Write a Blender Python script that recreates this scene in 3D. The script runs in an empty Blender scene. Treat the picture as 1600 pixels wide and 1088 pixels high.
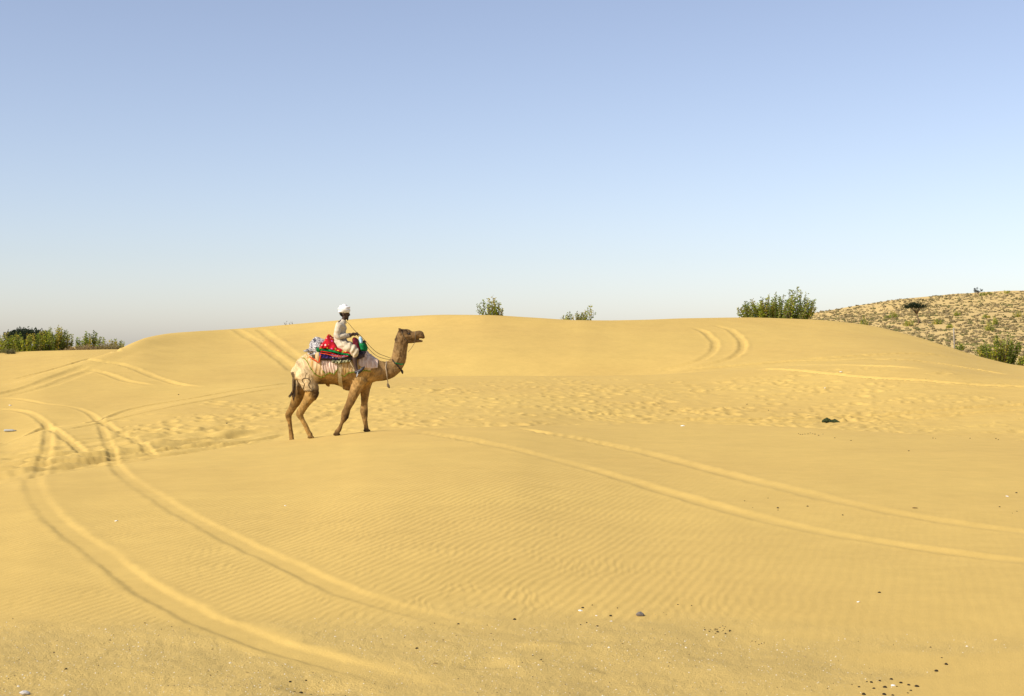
import bpy, bmesh, math, random
import numpy as np
from mathutils import Vector, Matrix
from mathutils.bvhtree import BVHTree

random.seed(7)
rng = np.random.default_rng(7)
scene = bpy.context.scene
C = scene.collection

# ------------------------------------------------------------------ camera, sky, sun, exposure
FPX = 2222.0                       # focal length in photo pixels (50 mm on a 36 mm sensor, 1600 px wide)
HZ = 540.0                         # photo row of the true horizon
CAMZ = 2.0
cam_d = bpy.data.cameras.new('camera'); cam = bpy.data.objects.new('camera', cam_d); C.objects.link(cam)
cam_d.sensor_width = 36; cam_d.lens = 50; cam_d.clip_start = 0.1; cam_d.clip_end = 20000
cam.location = (0, 0, CAMZ); cam.rotation_euler = (math.radians(90) - 4.0/FPX, 0, 0)
scene.camera = cam

SUN_EL = math.radians(38.0); SUN_AZ = math.radians(237.0)        # azimuth clockwise from +Y
world = bpy.data.worlds.new('World'); scene.world = world; world.use_nodes = True
wn = world.node_tree.nodes; wl = world.node_tree.links
bg = wn['Background']
sky = wn.new('ShaderNodeTexSky'); sky.sky_type = 'NISHITA'; sky.sun_disc = False
sky.sun_elevation = SUN_EL; sky.sun_rotation = SUN_AZ
sky.altitude = 0; sky.air_density = 0.9; sky.dust_density = 0.65; sky.ozone_density = 1.3
tint = wn.new('ShaderNodeMix'); tint.data_type = 'RGBA'; tint.blend_type = 'MULTIPLY'; tint.inputs[0].default_value = 1.0
tint.inputs[7].default_value = (1.005, 0.965, 1.03, 1)               # the photograph's white balance
hsv = wn.new('ShaderNodeHueSaturation'); hsv.inputs['Saturation'].default_value = 0.80; wl.new(sky.outputs['Color'], hsv.inputs['Color'])
wl.new(hsv.outputs['Color'], tint.inputs[6]); wl.new(tint.outputs[2], bg.inputs['Color']); bg.inputs['Strength'].default_value = 0.134
sun_d = bpy.data.lights.new('sun', 'SUN'); sun = bpy.data.objects.new('sun', sun_d); C.objects.link(sun)
sun_d.energy = 4.9; sun_d.angle = math.radians(0.5); sun_d.color = (1.0, 0.93, 0.82)
to_sun = Vector((math.sin(SUN_AZ)*math.cos(SUN_EL), math.cos(SUN_AZ)*math.cos(SUN_EL), math.sin(SUN_EL)))
sun.rotation_euler = to_sun.to_track_quat('Z', 'Y').to_euler(); sun.location = to_sun*50
scene.view_settings.view_transform = 'Standard'; scene.view_settings.look = 'None'
scene.view_settings.gamma = 1; scene.view_settings.use_curve_mapping = False
scene.view_settings.exposure = 0.15

# ------------------------------------------------------------------ helpers
def tag(o, label=None, cat=None, group=None, kind=None):
    if label: o['label'] = label
    if cat: o['category'] = cat
    if group: o['group'] = group
    if kind: o['kind'] = kind
    return o

def link(name, me, mat=None, parent=None, loc=None):
    o = bpy.data.objects.new(name, me); C.objects.link(o)
    if mat is not None and me is not None:
        if len(me.materials) == 0: me.materials.append(mat)
    if parent is not None: o.parent = parent
    if loc is not None: o.location = loc
    return o

def empty(name, loc, label, cat, group=None):
    o = bpy.data.objects.new(name, None); o.empty_display_size = 0.2; C.objects.link(o); o.location = loc
    return tag(o, label, cat, group)

def mesh_np(name, V, Fq, smooth=True):
    """mesh from a vertex array and an index array of quads or triangles"""
    V = np.asarray(V, dtype=np.float32); Fq = np.asarray(Fq, dtype=np.int32)
    me = bpy.data.meshes.new(name)
    n = Fq.shape[1]
    me.vertices.add(len(V)); me.vertices.foreach_set('co', V.ravel())
    me.loops.add(Fq.size); me.loops.foreach_set('vertex_index', Fq.ravel())
    me.polygons.add(len(Fq)); me.polygons.foreach_set('loop_start', np.arange(0, Fq.size, n, dtype=np.int32))
    me.update(calc_edges=True)
    if smooth: me.polygons.foreach_set('use_smooth', np.ones(len(Fq), dtype=bool))
    me.validate(); me.update()
    return me

def attr(me, name, vals):
    a = me.attributes.new(name, 'FLOAT', 'POINT'); a.data.foreach_set('value', np.asarray(vals, dtype=np.float32).ravel())

def vcol(me, name, cols):
    a = me.attributes.new(name, 'FLOAT_COLOR', 'POINT')
    c = np.ones((len(me.vertices), 4), dtype=np.float32); c[:, :3] = cols
    a.data.foreach_set('color', c.ravel())

def hash2(ix, iy, seed):
    h = (ix.astype(np.int64)*374761393 + iy.astype(np.int64)*668265263 + seed*974634777) & 0xFFFFFFFF
    h = ((h ^ (h >> 13))*1274126177) & 0xFFFFFFFF
    h = ((h ^ (h >> 16))*2246822519) & 0xFFFFFFFF
    return ((h ^ (h >> 15)) & 0xFFFFFF)/float(0xFFFFFF)

def vnoise(x, y, seed=0):
    ix = np.floor(x); iy = np.floor(y); fx = x-ix; fy = y-iy
    sx = fx*fx*fx*(fx*(fx*6-15)+10); sy = fy*fy*fy*(fy*(fy*6-15)+10)
    a = hash2(ix, iy, seed); b = hash2(ix+1, iy, seed); c = hash2(ix, iy+1, seed); d = hash2(ix+1, iy+1, seed)
    return (a*(1-sx)+b*sx)*(1-sy)+(c*(1-sx)+d*sx)*sy          # 0..1

def fbm(x, y, seed=0, octv=4):
    s = 0; a = 0.5; t = 0
    for k in range(octv):
        s = s + a*(vnoise(x, y, seed+k*17)-0.5); t += a; a *= 0.5
        x, y = x*1.6+y*1.2+13.7, y*1.6-x*1.2+7.1
    return s/t                                                # about -0.5..0.5

def sstep(a, b, x):
    t = np.clip((x-a)/(b-a), 0, 1); return t*t*(3-2*t)

def pchip1(xk, yk, x):
    """monotone cubic through control points (one curve)"""
    xk = np.asarray(xk, float); yk = np.asarray(yk, float)
    x = np.clip(x, xk[0], xk[-1]); h = np.diff(xk); dl = np.diff(yk)/h
    m = np.zeros_like(yk); m[0] = dl[0]; m[-1] = dl[-1]
    for i in range(1, len(xk)-1):
        m[i] = 0 if dl[i-1]*dl[i] <= 0 else 2*dl[i-1]*dl[i]/(dl[i-1]+dl[i])
    k = np.clip(np.searchsorted(xk, x, 'right')-1, 0, len(xk)-2)
    t = (x-xk[k])/h[k]
    return ((2*t**3-3*t**2+1)*yk[k]+(t**3-2*t**2+t)*h[k]*m[k]+(-2*t**3+3*t**2)*yk[k+1]+(t**3-t**2)*h[k]*m[k+1])

# ------------------------------------------------------------------ the lie of the land (metres; control points by bearing)
def zrow(y, d): return CAMZ-(np.asarray(y, float)-HZ)/FPX*np.asarray(d, float)
# bearing u: 800 = straight ahead, 2222 units per unit tangent
CREST1 = [(-900,840,17),(-300,800,19.5),(0,757,22.5),(65,744,23.5),(170,728,25.5),(300,708,28),(440,690.0,30.6),(487,684.8,31),(527,680.3,31.1),(575,675.2,31.2),(640,671.5,31.3),(720,668.5,31.6),(800,666.5,32.2),(880,665,33.8),(1050,664,36),(1200,667,35.5),(1300,671,34.5),(1450,680,33),(1600,690,31),(1900,712,28),(2500,740,25)]
EDGE2 = [(-900,760,30),(-300,716,34),(0,692,39),(70,670,42),(150,655,45),(300,622,51),(440,601,57),(590,589,62),(800,588,63),(1000,585,63),(1100,579,63),(1250,570,62),(1400,567,60),(1600,590,56),(1900,600,52),(2500,610,50)]
DUNE = [(-900,650,52),(-300,620,57),(0,600,62),(70,581,66),(120,567,70),(180,547,76),(230,527,83),(290,519,89),(380,513.5,94),(470,506,95),(560,498.5,92),(650,493.5,89),(700,491.5,88),(760,492,87),(830,496,87),(900,500.5,87),(950,501,88),(1050,498.5,91),(1150,496.5,94),(1270,499.5,96),(1350,507,96),(1420,523,93),(1480,541,87),(1530,557,82),(1600,573,76),(1800,590,68),(2500,600,60)]
FAR = [(-900,547,120),(-300,548,118),(0,551,115),(60,548.5,115),(120,547,114),(190,546,114),(240,552,116),(330,575,120),(600,600,125),(2500,600,125)]
def curve(tab, u, j): return pchip1([t[0] for t in tab], [t[j] for t in tab], u)

def levels(u):
    y1, d1 = curve(CREST1, u, 1), curve(CREST1, u, 2)
    y2, d2 = curve(EDGE2, u, 1), curve(EDGE2, u, 2)
    y3, d3 = curve(DUNE, u, 1), curve(DUNE, u, 2)
    y4, d4 = curve(FAR, u, 1), curve(FAR, u, 2)
    o = np.ones_like(u)
    z1 = zrow(y1, d1); z2 = zrow(y2, d2); z3 = zrow(y3, d3); z4 = zrow(y4, d4)
    hid2 = sstep(420, 620, u)*(1-sstep(980, 1120, u))      # hollow hidden behind the middle shelf
    L = []
    L.append((0.0*o, 0.30*o)); L.append((4.5*o, 0.16*o)); L.append((8.5*o, 0.0*o))
    L.append((0.5*(8.5+d1)-1.0, 0.55*z1+0.02)); 
    L.append((d1, z1))
    cam_ = sstep(380, 450, u)*(1-sstep(820, 920, u)); lef_ = 1-sstep(330, 450, u); dm = d1+3.2-1.4*np.maximum(cam_, lef_); L.append((dm, zrow(y1+3, dm)-0.10-0.22*cam_-0.16*lef_))
    da = d1+6.0; L.append((da, zrow(y1-2.0, da)))
    db = 0.45*da+0.55*d2; L.append((db, zrow(0.40*(y1-2)+0.60*y2-2.0-4.0*hid2, db)))
    L.append((d2, z2))
    dc = d2+3.0; L.append((dc, zrow(y2-1.0+5.5*hid2, dc)-0.25*hid2))
    dd = dc+0.38*(d3-dc); L.append((dd, zrow((y2-2)*0.60+y3*0.40, dd)))
    de = dc+0.78*(d3-dc); L.append((de, zrow((y2-2)*0.17+y3*0.83+1.5, de)))
    L.append((d3, z3))
    df = d3+11.0; L.append((df, np.minimum(z3-1.2+0.85*sstep(1440, 1520, u), zrow(y3+6-4*sstep(1440, 1520, u), df))))
    dg = np.maximum(d4-9, df+4); L.append((dg, np.minimum(zrow(y4+9, dg), z3+3)))
    dh = np.maximum(d4, dg+4); L.append((dh, zrow(y4, dh)))
    L.append((dh+18, zrow(y4, dh)-2.5)); L.append((300*o, -4.0*o)); L.append((5000*o, -4.0*o)); L.append((9000*o, -6.0*o))
    return np.array([a for a, b in L]), np.array([b for a, b in L])

def base_chunk(X, Y):
    r = np.hypot(X, Y); th = np.arctan2(X, Y)
    lim = math.radians(38)
    tc = np.clip(th, -lim, lim)
    u = 800+FPX*np.tan(tc); D = np.clip(r*np.cos(tc), 0.001, 8990)
    d, z = levels(u)
    K = d.shape[0]
    k = np.clip((d <= D[None]).sum(0)-1, 0, K-2)
    I = np.arange(len(X))
    h = np.diff(d, axis=0); dl = np.diff(z, axis=0)/h
    m = np.zeros_like(z); m[0] = dl[0]; m[-1] = dl[-1]
    pr = dl[:-1]*dl[1:]
    with np.errstate(divide='ignore', invalid='ignore'):
        mm = np.where(pr > 0, 3*(h[:-1]+h[1:])/((2*h[1:]+h[:-1])/dl[:-1]+(h[1:]+2*h[:-1])/dl[1:]), 0)
    m[1:-1] = np.nan_to_num(mm)
    hk = h[k, I]; t = (D-d[k, I])/hk
    zz = ((2*t**3-3*t**2+1)*z[k, I]+(t**3-2*t**2+t)*hk*m[k, I]+(-2*t**3+3*t**2)*z[k+1, I]+(t**3-t**2)*hk*m[k+1, I])
    back = sstep(math.radians(60), math.radians(150), np.abs(th))
    zz = zz*(1-back)+(-0.6*sstep(3, 30, r)+0.3)*back
    return zz

def base(X, Y):
    X = np.atleast_1d(np.asarray(X, float)); Y = np.atleast_1d(np.asarray(Y, float))
    out = np.empty(len(X)); n = 120000
    for i in range(0, len(X), n): out[i:i+n] = base_chunk(X[i:i+n], Y[i:i+n])
    r = np.hypot(X, Y)
    out += 0.05*fbm(X/4.0, Y/5.0, 3, 3)*sstep(6, 14, r)+0.25*fbm(X/14.0, Y/18.0, 5, 3)*sstep(36, 46, r)*(1-sstep(80, 95, r))
    return out

_dd = np.geomspace(3.0, 320, 2600)
def sight(u, y):
    """ground point seen along bearing u, row y"""
    X = (u-800)/FPX*_dd
    zz = base(X, _dd); pr = HZ+FPX*(CAMZ-zz)/_dd
    hit = np.nonzero(pr <= y)[0]
    i = hit[0] if len(hit) else int(np.argmin(pr))
    if len(hit) and i > 0:
        t = (pr[i-1]-y)/max(1e-6, pr[i-1]-pr[i]); D = _dd[i-1]+t*(_dd[i]-_dd[i-1])
    else: D = _dd[i]
    return (u-800)/FPX*D, D

# wheel ruts: (path, rut width, depth)
RUTS = [
 ([(-60,621),(0,622),(37,625),(75,632),(112,636),(138,645),(150,655),(160,670),(170,698),(177,716),(182,730),(198,746),(240,774),(300,810),(360,842),(420,870),(480,898),(560,934),(640,956),(720,976),(820,1000),(900,1024),(1000,1056),(1110,1088)], .25, .046),
 ([(-60,637),(0,639),(30,642),(62,655),(74,666),(75,682),(72,705),(66,728),(50,748),(64,785),(104,828),(152,862),(200,900),(256,937),(312,966),(380,994),(460,1020),(520,1036),(640,1070),(760,1098)], .29, .052),
 ([(160,658),(172,667),(195,680),(220,697),(243,712)], .26, .06),
 ([(70,660),(84,671),(100,683),(120,698),(134,716)], .26, .06),
 ([(790,667.5),(850,676),(900,685),(1000,706),(1100,732),(1200,757),(1300,781),(1400,802),(1500,819),(1600,832),(1720,848)], .32, .085),
 ([(640,674),(700,682),(780,697),(880,722),(980,750),(1080,780),(1180,808),(1300,835),(1400,851),(1500,866),(1600,878),(1720,892)], .30, .075),
 ([(-40,703),(0,693),(70,669),(140,661),(200,641),(300,623),(400,606),(470,599)], .34, .10),
 ([(100,672),(180,656),(300,630),(420,609),(480,603)], .28, .07),
 ([(-40,724),(0,722),(150,711),(300,699),(420,684),(470,672)], .34, .15),
 ([(-40,738),(60,728),(200,716),(330,702),(420,690)], .32, .14),
 ([(0,712),(120,705),(260,694),(400,676)], .3, .12),
 ([(-40,731),(60,722),(150,716),(260,703),(380,688)], .3, .13),
 ([(-40,746),(40,738),(110,729),(190,720)], .3, .12),
 ([(118,566),(150,564),(175,567),(212,577),(250,592),(282,601),(318,605)], .42, .10),
 ([(104,578),(130,577),(150,580),(175,587),(200,596),(242,603)], .42, .10),
 ([(-30,622),(0,616),(50,603),(90,588),(120,577),(145,568)], .5, .07),
 ([(0,622),(30,616),(75,604),(110,591),(150,577)], .5, .06),
 ([(20,593),(70,581),(105,571),(140,561),(185,550)], .35, .14),
 ([(366,514.5),(372,517),(400,533),(430,556),(462,582)], .6, .07),
 ([(404,514),(412,519),(440,540),(470,562),(486,574)], .6, .07),
 ([(1015,583),(1060,573),(1098,561),(1115,547),(1114,531),(1100,518),(1076,511)], .45, .10),
 ([(1060,581),(1100,571),(1142,560),(1160,545),(1157,530),(1142,516),(1112,507)], .45, .11),
 ([(1055,582),(1150,571),(1250,563),(1350,556),(1420,553),(1500,560)], .5, .26),
 ([(1080,580),(1200,569),(1300,563),(1400,562),(1500,574),(1580,586)], .4, .20),
 ([(1150,576),(1240,571),(1330,571),(1450,578)], .4, .10),
 ([(1040,658),(1250,655),(1400,648),(1520,638),(1660,629)], .36, .20),
 ([(1080,663),(1300,660),(1450,651),(1660,637)], .34, .17),
 ([(1180,577),(1350,590),(1500,600),(1660,604)], .4, .17),
 ([(420,680),(470,666),(510,652),(540,638),(560,628)], .6, .06),
]
RUT_W = []
for path, w, dep in RUTS:
    P = np.array([sight(u, y) for u, y in path])
    seg = np.hypot(*np.diff(P, axis=0).T); s = np.concatenate([[0], np.cumsum(seg)])
    keep = np.concatenate([[True], seg > 0.02]); P = P[keep]; s = s[keep]
    ss = np.linspace(0, s[-1], max(8, int(s[-1]/0.35)))
    q = np.stack([pchip1(s, P[:, 0], ss), pchip1(s, P[:, 1], ss)], 1)
    for _ in range(3): q[1:-1] = 0.25*q[:-2]+0.5*q[1:-1]+0.25*q[2:]
    RUT_W.append((q, w, dep))

PITS = []
def relief(X, Y):
    """tracks, trodden ground and loose patches on top of base(); also returns ripple and loose-sand masks"""
    r = np.hypot(X, Y); dz = np.zeros_like(X); trk = np.zeros_like(X)
    for n, (q, w, dep) in enumerate(RUT_W):
        lo = q.min(0)-1.0; hi = q.max(0)+1.0
        idx = np.nonzero((X > lo[0]) & (X < hi[0]) & (Y > lo[1]) & (Y < hi[1]))[0]
        if not len(idx): continue
        best = np.full(len(idx), 1e9); along = np.zeros(len(idx)); side = np.zeros(len(idx))
        x, y = X[idx], Y[idx]
        for a in range(len(q)-1):
            p0, p1 = q[a], q[a+1]; m = 1.0
            j = np.nonzero((x > min(p0[0], p1[0])-m) & (x < max(p0[0], p1[0])+m) & (y > min(p0[1], p1[1])-m) & (y < max(p0[1], p1[1])+m))[0]
            if not len(j): continue
            e = p1-p0; L2 = e@e+1e-9
            t = np.clip(((x[j]-p0[0])*e[0]+(y[j]-p0[1])*e[1])/L2, 0, 1)
            ox = x[j]-p0[0]-t*e[0]; oy = y[j]-p0[1]-t*e[1]; dd = np.hypot(ox, oy)
            b = dd < best[j]; jb = j[b]
            best[jb] = dd[b]; along[jb] = a+t[b]; side[jb] = np.sign(ox[b]*e[1]-oy[b]*e[0])
        s = best*(1+0.35*fbm(x*1.3, y*1.3, 40+n, 2)+0.30*fbm(x*5, y*5, 140+n, 2)); hw = w/2
        vary = 0.75+0.9*fbm(x*0.5+n*3.1, y*0.5, 71, 3)
        endf = sstep(0, 3, along)*sstep(0, (18, 5)[n] if n < 2 else 4, len(q)-1-along)
        far_ = sstep(11, 22, y); prof = -dep*(1-sstep(hw*(0.55-0.20*far_), hw*(1.15+0.17*far_), s))+dep*0.30*np.exp(-((s-hw*(1.28+.15*far_))/(hw*(0.36+.2*far_)))**2)
        prof += dep*0.22*fbm(x*9, y*9, 90+n, 2)*(s < hw*1.8)
        prof += dep*0.30*fbm(x*4, y*4, 190+n, 3)*np.exp(-((s-hw)/(hw*.5))**2)
        dz[idx] += (0.33+0.37*sstep(22, 32, y))*prof*vary*endf
        trk[idx] = np.maximum(trk[idx], (1-sstep(hw*1.1, hw*2.2, s))*endf)
    # loose, dug-over patches in the foreground
    line = 10.4+0.6*fbm(X*0.5, Y*0.5, 8, 2)*2-0.25*np.clip(X-1.0, 0, 3)+0.5*np.exp(-((X+0.2)/1.2)**2)
    loose = (1-sstep(line-0.8, line+0.5, Y+0.5*fbm(X*2.2, Y*2.2, 11, 3)))*sstep(2, 4, r)
    loose *= 1-0.92*sstep(1.2, 2.4, X+0.3*fbm(X, Y, 14, 2))*(1-0.7*sstep(0.05, 0.22, fbm(X*0.55+4, Y*0.8, 15, 3)))
    loose = np.clip(loose, 0, 1)*(1-0.8*trk)
    near = np.nonzero(loose > 0.01)[0]
    if len(near):
        x, y = X[near], Y[near]
        a = 0.06*fbm(x*1.3, y*1.6, 21, 3)+0.011*fbm(x*7, y*7, 22, 3)+0.007*fbm(x*24, y*24, 23, 2)
        dz[near] += a*loose[near]
    for px, py, rad, h, ex in PITS:
        j = np.nonzero((np.abs(X-px) < 4*rad*ex) & (np.abs(Y-py) < 4*rad))[0]
        if len(j): dz[j] += h*np.exp(-(((X[j]-px)/(rad*ex))**2+((Y[j]-py)/rad)**2)**1.3)
    # trodden middle ground: overlapping hoof and foot prints
    u = 800+FPX*X/np.maximum(Y, 1e-3)
    mid = np.nonzero((Y > 26) & (Y < 66) & (np.abs(X) < 32))[0]
    tro = np.zeros_like(X)
    if len(mid):
        x, y, um = X[mid], Y[mid], u[mid]
        d1 = curve(CREST1, um, 2); d2 = curve(EDGE2, um, 2)
        t = (y-d1)/(d2-d1)
        dens = sstep(0.04, 0.16, t)*(1-sstep(0.55, 1.0, t))*(0.28+1.3*fbm(x/9, y/6, 31, 3))*sstep(100, 330, um)
        dens *= np.clip(0.15+3.0*(0.22+fbm(x/3.2, y/2.0, 35, 3)), 0.1, 1.3); dens = np.clip(dens, 0, 0.95)
        tot = np.zeros(len(mid))
        for cell, sd, sc in ((0.62, 5, 1.0), (0.48, 6, 0.75)):
            cx = np.floor(x/cell); cy = np.floor(y/cell)
            for ax in (-1, 0, 1):
                for ay in (-1, 0, 1):
                    gx, gy = cx+ax, cy+ay
                    on = hash2(gx, gy, sd) < dens
                    px = (gx+hash2(gx, gy, sd+1))*cell; py = (gy+hash2(gx, gy, sd+2))*cell
                    an = hash2(gx, gy, sd+3)*6.28; rr = (0.10+0.10*hash2(gx, gy, sd+4))*sc
                    ox, oy = x-px, y-py
                    aa = (ox*np.cos(an)+oy*np.sin(an))/1.5; bb = -ox*np.sin(an)+oy*np.cos(an)
                    q = (aa*aa+bb*bb)/(rr*rr)
                    tot += on*rr*(-0.26*np.exp(-q)+0.15*np.exp(-((np.sqrt(q)-1.5)/0.45)**2))
        tot += 0.05*fbm(x*1.1, y*1.1, 55, 3)*dens+0.05*fbm(x*1.9, y*2.6, 56, 3)*sstep(0.05, 0.2, t)*(1-sstep(0.6, 1.0, t))
        dz[mid] += np.clip(tot, -0.12, 0.10); tro[mid] = dens
    # worn lane along the foot of the foreground crest on the left
    ln = np.nonzero((Y > 18) & (Y < 45) & (u < 520))[0]
    if len(ln):
        x, y, um = X[ln], Y[ln], u[ln]; d1 = curve(CREST1, um, 2); q = y-d1
        w = sstep(2.5, 5.0, q)*(1-sstep(11.0, 16.0, q))*(1-sstep(330, 500, um))
        dz[ln] += w*(0.34*fbm(x/2.4, q*0.9, 101, 3)+0.14*fbm(x*1.1, y*1.1, 102, 3)); tro[ln] = np.maximum(tro[ln], .8*w)
    rip = (1-loose)*(1-trk)*(1-0.9*tro)*np.clip(0.25+2.2*(0.33+fbm(X/5.5, Y/6.5, 61, 3)), 0, 1)
    rip *= sstep(7, 10.5, r)*(1-0.75*sstep(17, 25, r))*(1-0.8*sstep(0.0, 3.2, X))
    # soft ripples carved into the near sand
    wx = X+0.45*fbm(X*0.8, Y*0.7, 64, 2)+0.24*fbm(X*2.9, Y*1.6, 65, 3)+0.05*fbm(X*9, Y*5, 67, 2)
    ph = (wx*0.97-0.13*Y)/0.082
    fr = ph-np.floor(ph)
    saw = np.where(fr < 0.68, fr/0.68, (1-fr)/0.32); saw = saw*saw*(3-2*saw)-0.5
    brk = np.clip(0.35+2.2*fbm(X*1.9, Y*1.1, 66, 3), 0, 1)
    dz += 0.0031*rip*saw*(1-sstep(14, 21, r))*(0.25+0.9*brk)
    return dz, rip, loose, trk

def H(X, Y):
    X = np.atleast_1d(np.asarray(X, float)); Y = np.atleast_1d(np.asarray(Y, float))
    return base(X, Y)+relief(X, Y)[0]
def spot(u, y):
    X, Y = sight(u, y); return Vector((X, Y, float(H(X, Y)[0])))

for u, y, rad, h, ex in ((770,1040,.12,-.022,1.8),(862,1012,.10,.02,1.8),(490,1075,.10,-.04,1.6)):
    X, Y = sight(u, y); PITS.append((X, Y, rad, h, ex))

# ------------------------------------------------------------------ materials
def mat(name, col, rough=0.9, spec=0.2, var=0.0, vscale=8.0, bump=0.0, bscale=40.0, attr_name=None, attr_mix='MULTIPLY'):
    m = bpy.data.materials.new(name); m.use_nodes = True
    nt = m.node_tree; N = nt.nodes; L = nt.links; b = N['Principled BSDF']
    b.inputs['Roughness'].default_value = rough; b.inputs['Specular IOR Level'].default_value = spec
    tc = N.new('ShaderNodeTexCoord'); src = None
    rgb = N.new('ShaderNodeRGB'); rgb.outputs[0].default_value = (*col, 1); src = rgb.outputs[0]
    if attr_name:
        a = N.new('ShaderNodeAttribute'); a.attribute_name = attr_name; src = a.outputs['Color']
    if var:
        nz = N.new('ShaderNodeTexNoise'); nz.inputs['Scale'].default_value = vscale; nz.inputs['Detail'].default_value = 5
        L.new(tc.outputs['Object'], nz.inputs['Vector'])
        mr = N.new('ShaderNodeMapRange'); mr.inputs[1].default_value = 0.25; mr.inputs[2].default_value = 0.75
        mr.inputs[3].default_value = 1-var; mr.inputs[4].default_value = 1+var
        L.new(nz.outputs['Fac'], mr.inputs[0])
        mx = N.new('ShaderNodeMix'); mx.data_type = 'RGBA'; mx.blend_type = 'MULTIPLY'; mx.inputs[0].default_value = 1
        L.new(src, mx.inputs[6]); L.new(mr.outputs[0], mx.inputs[7]); src = mx.outputs[2]
    L.new(src, b.inputs['Base Color'])
    if bump:
        bn = N.new('ShaderNodeTexNoise'); bn.inputs['Scale'].default_value = bscale; bn.inputs['Detail'].default_value = 6
        L.new(tc.outputs['Object'], bn.inputs['Vector'])
        bp = N.new('ShaderNodeBump'); bp.inputs['Strength'].default_value = 1; bp.inputs['Distance'].default_value = bump
        L.new(bn.outputs['Fac'], bp.inputs['Height']); L.new(bp.outputs['Normal'], b.inputs['Normal'])
    return m

SAND = (0.595, 0.408, 0.116)
def sand_material(SAND=SAND, name='sand'):
    m = bpy.data.materials.new(name); m.use_nodes = True
    nt = m.node_tree; N = nt.nodes; L = nt.links; b = N['Principled BSDF']
    b.inputs['Roughness'].default_value = 0.95; b.inputs['Specular IOR Level'].default_value = 0.1
    geo = N.new('ShaderNodeNewGeometry')
    def noise(scale, det=4, rough=0.55):
        n = N.new('ShaderNodeTexNoise'); n.inputs['Scale'].default_value = scale; n.inputs['Detail'].default_value = det
        n.inputs['Roughness'].default_value = rough; L.new(geo.outputs['Position'], n.inputs['Vector']); return n
    def rng_(inp, a, b_, c, d):
        r = N.new('ShaderNodeMapRange'); r.inputs[1].default_value = a; r.inputs[2].default_value = b_
        r.inputs[3].default_value = c; r.inputs[4].default_value = d; L.new(inp, r.inputs[0]); return r.outputs[0]
    def mixc(fac, A, B, mode='MIX'):
        x = N.new('ShaderNodeMix'); x.data_type = 'RGBA'; x.blend_type = mode
        if isinstance(fac, float): x.inputs[0].default_value = fac
        else: L.new(fac, x.inputs[0])
        for s, v in ((6, A), (7, B)):
            if isinstance(v, tuple): x.inputs[s].default_value = (*v, 1)
            else: L.new(v, x.inputs[s])
        return x.outputs[2]
    def math_(op, a, b_):
        x = N.new('ShaderNodeMath'); x.operation = op
        for s, v in ((0, a), (1, b_)):
            if isinstance(v, (int, float)): x.inputs[s].default_value = v
            else: L.new(v, x.inputs[s])
        return x.outputs[0]
    lo = N.new('ShaderNodeAttribute'); lo.attribute_name = 'loose'
    rp = N.new('ShaderNodeAttribute'); rp.attribute_name = 'ripple'
    big = rng_(noise(0.12, 4).outputs['Fac'], 0.3, 0.7, 0.0, 1.0)
    c = mixc(big, SAND, (SAND[0]*0.93, SAND[1]*0.91, SAND[2]*0.93))
    med = rng_(noise(3.0, 6, 0.65).outputs['Fac'], 0.3, 0.7, 0.955, 1.045)
    c = mixc(1.0, c, med, 'MULTIPLY')
    c = mixc(1.0, c, rng_(noise(0.7, 5, 0.6).outputs['Fac'], 0.3, 0.7, 0.96, 1.04), 'MULTIPLY')
    grain = rng_(noise(160, 2, 0.7).outputs['Fac'], 0.2, 0.8, 0.90, 1.10)
    c = mixc(1.0, c, grain, 'MULTIPLY')
    # loose dug-over sand is a little greyer and carries pale shell grit
    c = mixc(math_('MULTIPLY', lo.outputs['Fac'], 0.45), c, (0.54, 0.39, 0.14))
    vo = N.new('ShaderNodeTexVoronoi'); vo.inputs['Scale'].default_value = 34; L.new(geo.outputs['Position'], vo.inputs['Vector'])
    speck = math_('MULTIPLY', math_('LESS_THAN', vo.outputs['Distance'], 0.16), math_('GREATER_THAN', N_sep(N, L, vo.outputs['Color']), 0.80))
    c = mixc(math_('MULTIPLY', speck, math_('MULTIPLY', lo.outputs['Fac'], 0.8)), c, (0.74, 0.66, 0.46))
    L.new(c, b.inputs['Base Color'])
    # wind ripples too fine for the sheet, and grain
    wv = N.new('ShaderNodeTexWave'); wv.wave_type = 'BANDS'; wv.bands_direction = 'X'; wv.wave_profile = 'SIN'
    wv.inputs['Scale'].default_value = 3.3; wv.inputs['Distortion'].default_value = 5.0; wv.inputs['Detail'].default_value = 2.0
    wv.inputs['Detail Scale'].default_value = 0.35; wv.inputs['Detail Roughness'].default_value = 0.55
    mp = N.new('ShaderNodeMapping'); mp.inputs['Rotation'].default_value = (0, 0, math.radians(16)); L.new(geo.outputs['Position'], mp.inputs['Vector'])
    L.new(mp.outputs['Vector'], wv.inputs['Vector'])
    rip = math_('MULTIPLY', math_('MULTIPLY', wv.outputs['Fac'], rp.outputs['Fac']), 0.0035)
    fine = math_('MULTIPLY', noise(55, 5, 0.7).outputs['Fac'], math_('ADD', math_('MULTIPLY', lo.outputs['Fac'], 0.010), 0.003))
    hgt = math_('ADD', rip, fine)
    bp = N.new('ShaderNodeBump'); bp.inputs['Strength'].default_value = 1.0; bp.inputs['Distance'].default_value = 1.0
    L.new(hgt, bp.inputs['Height']); L.new(bp.outputs['Normal'], b.inputs['Normal'])
    return m
def N_sep(N, L, col):
    s = N.new('ShaderNodeSeparateColor'); L.new(col, s.inputs[0]); return s.outputs[0]
M_sand = sand_material()

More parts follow.
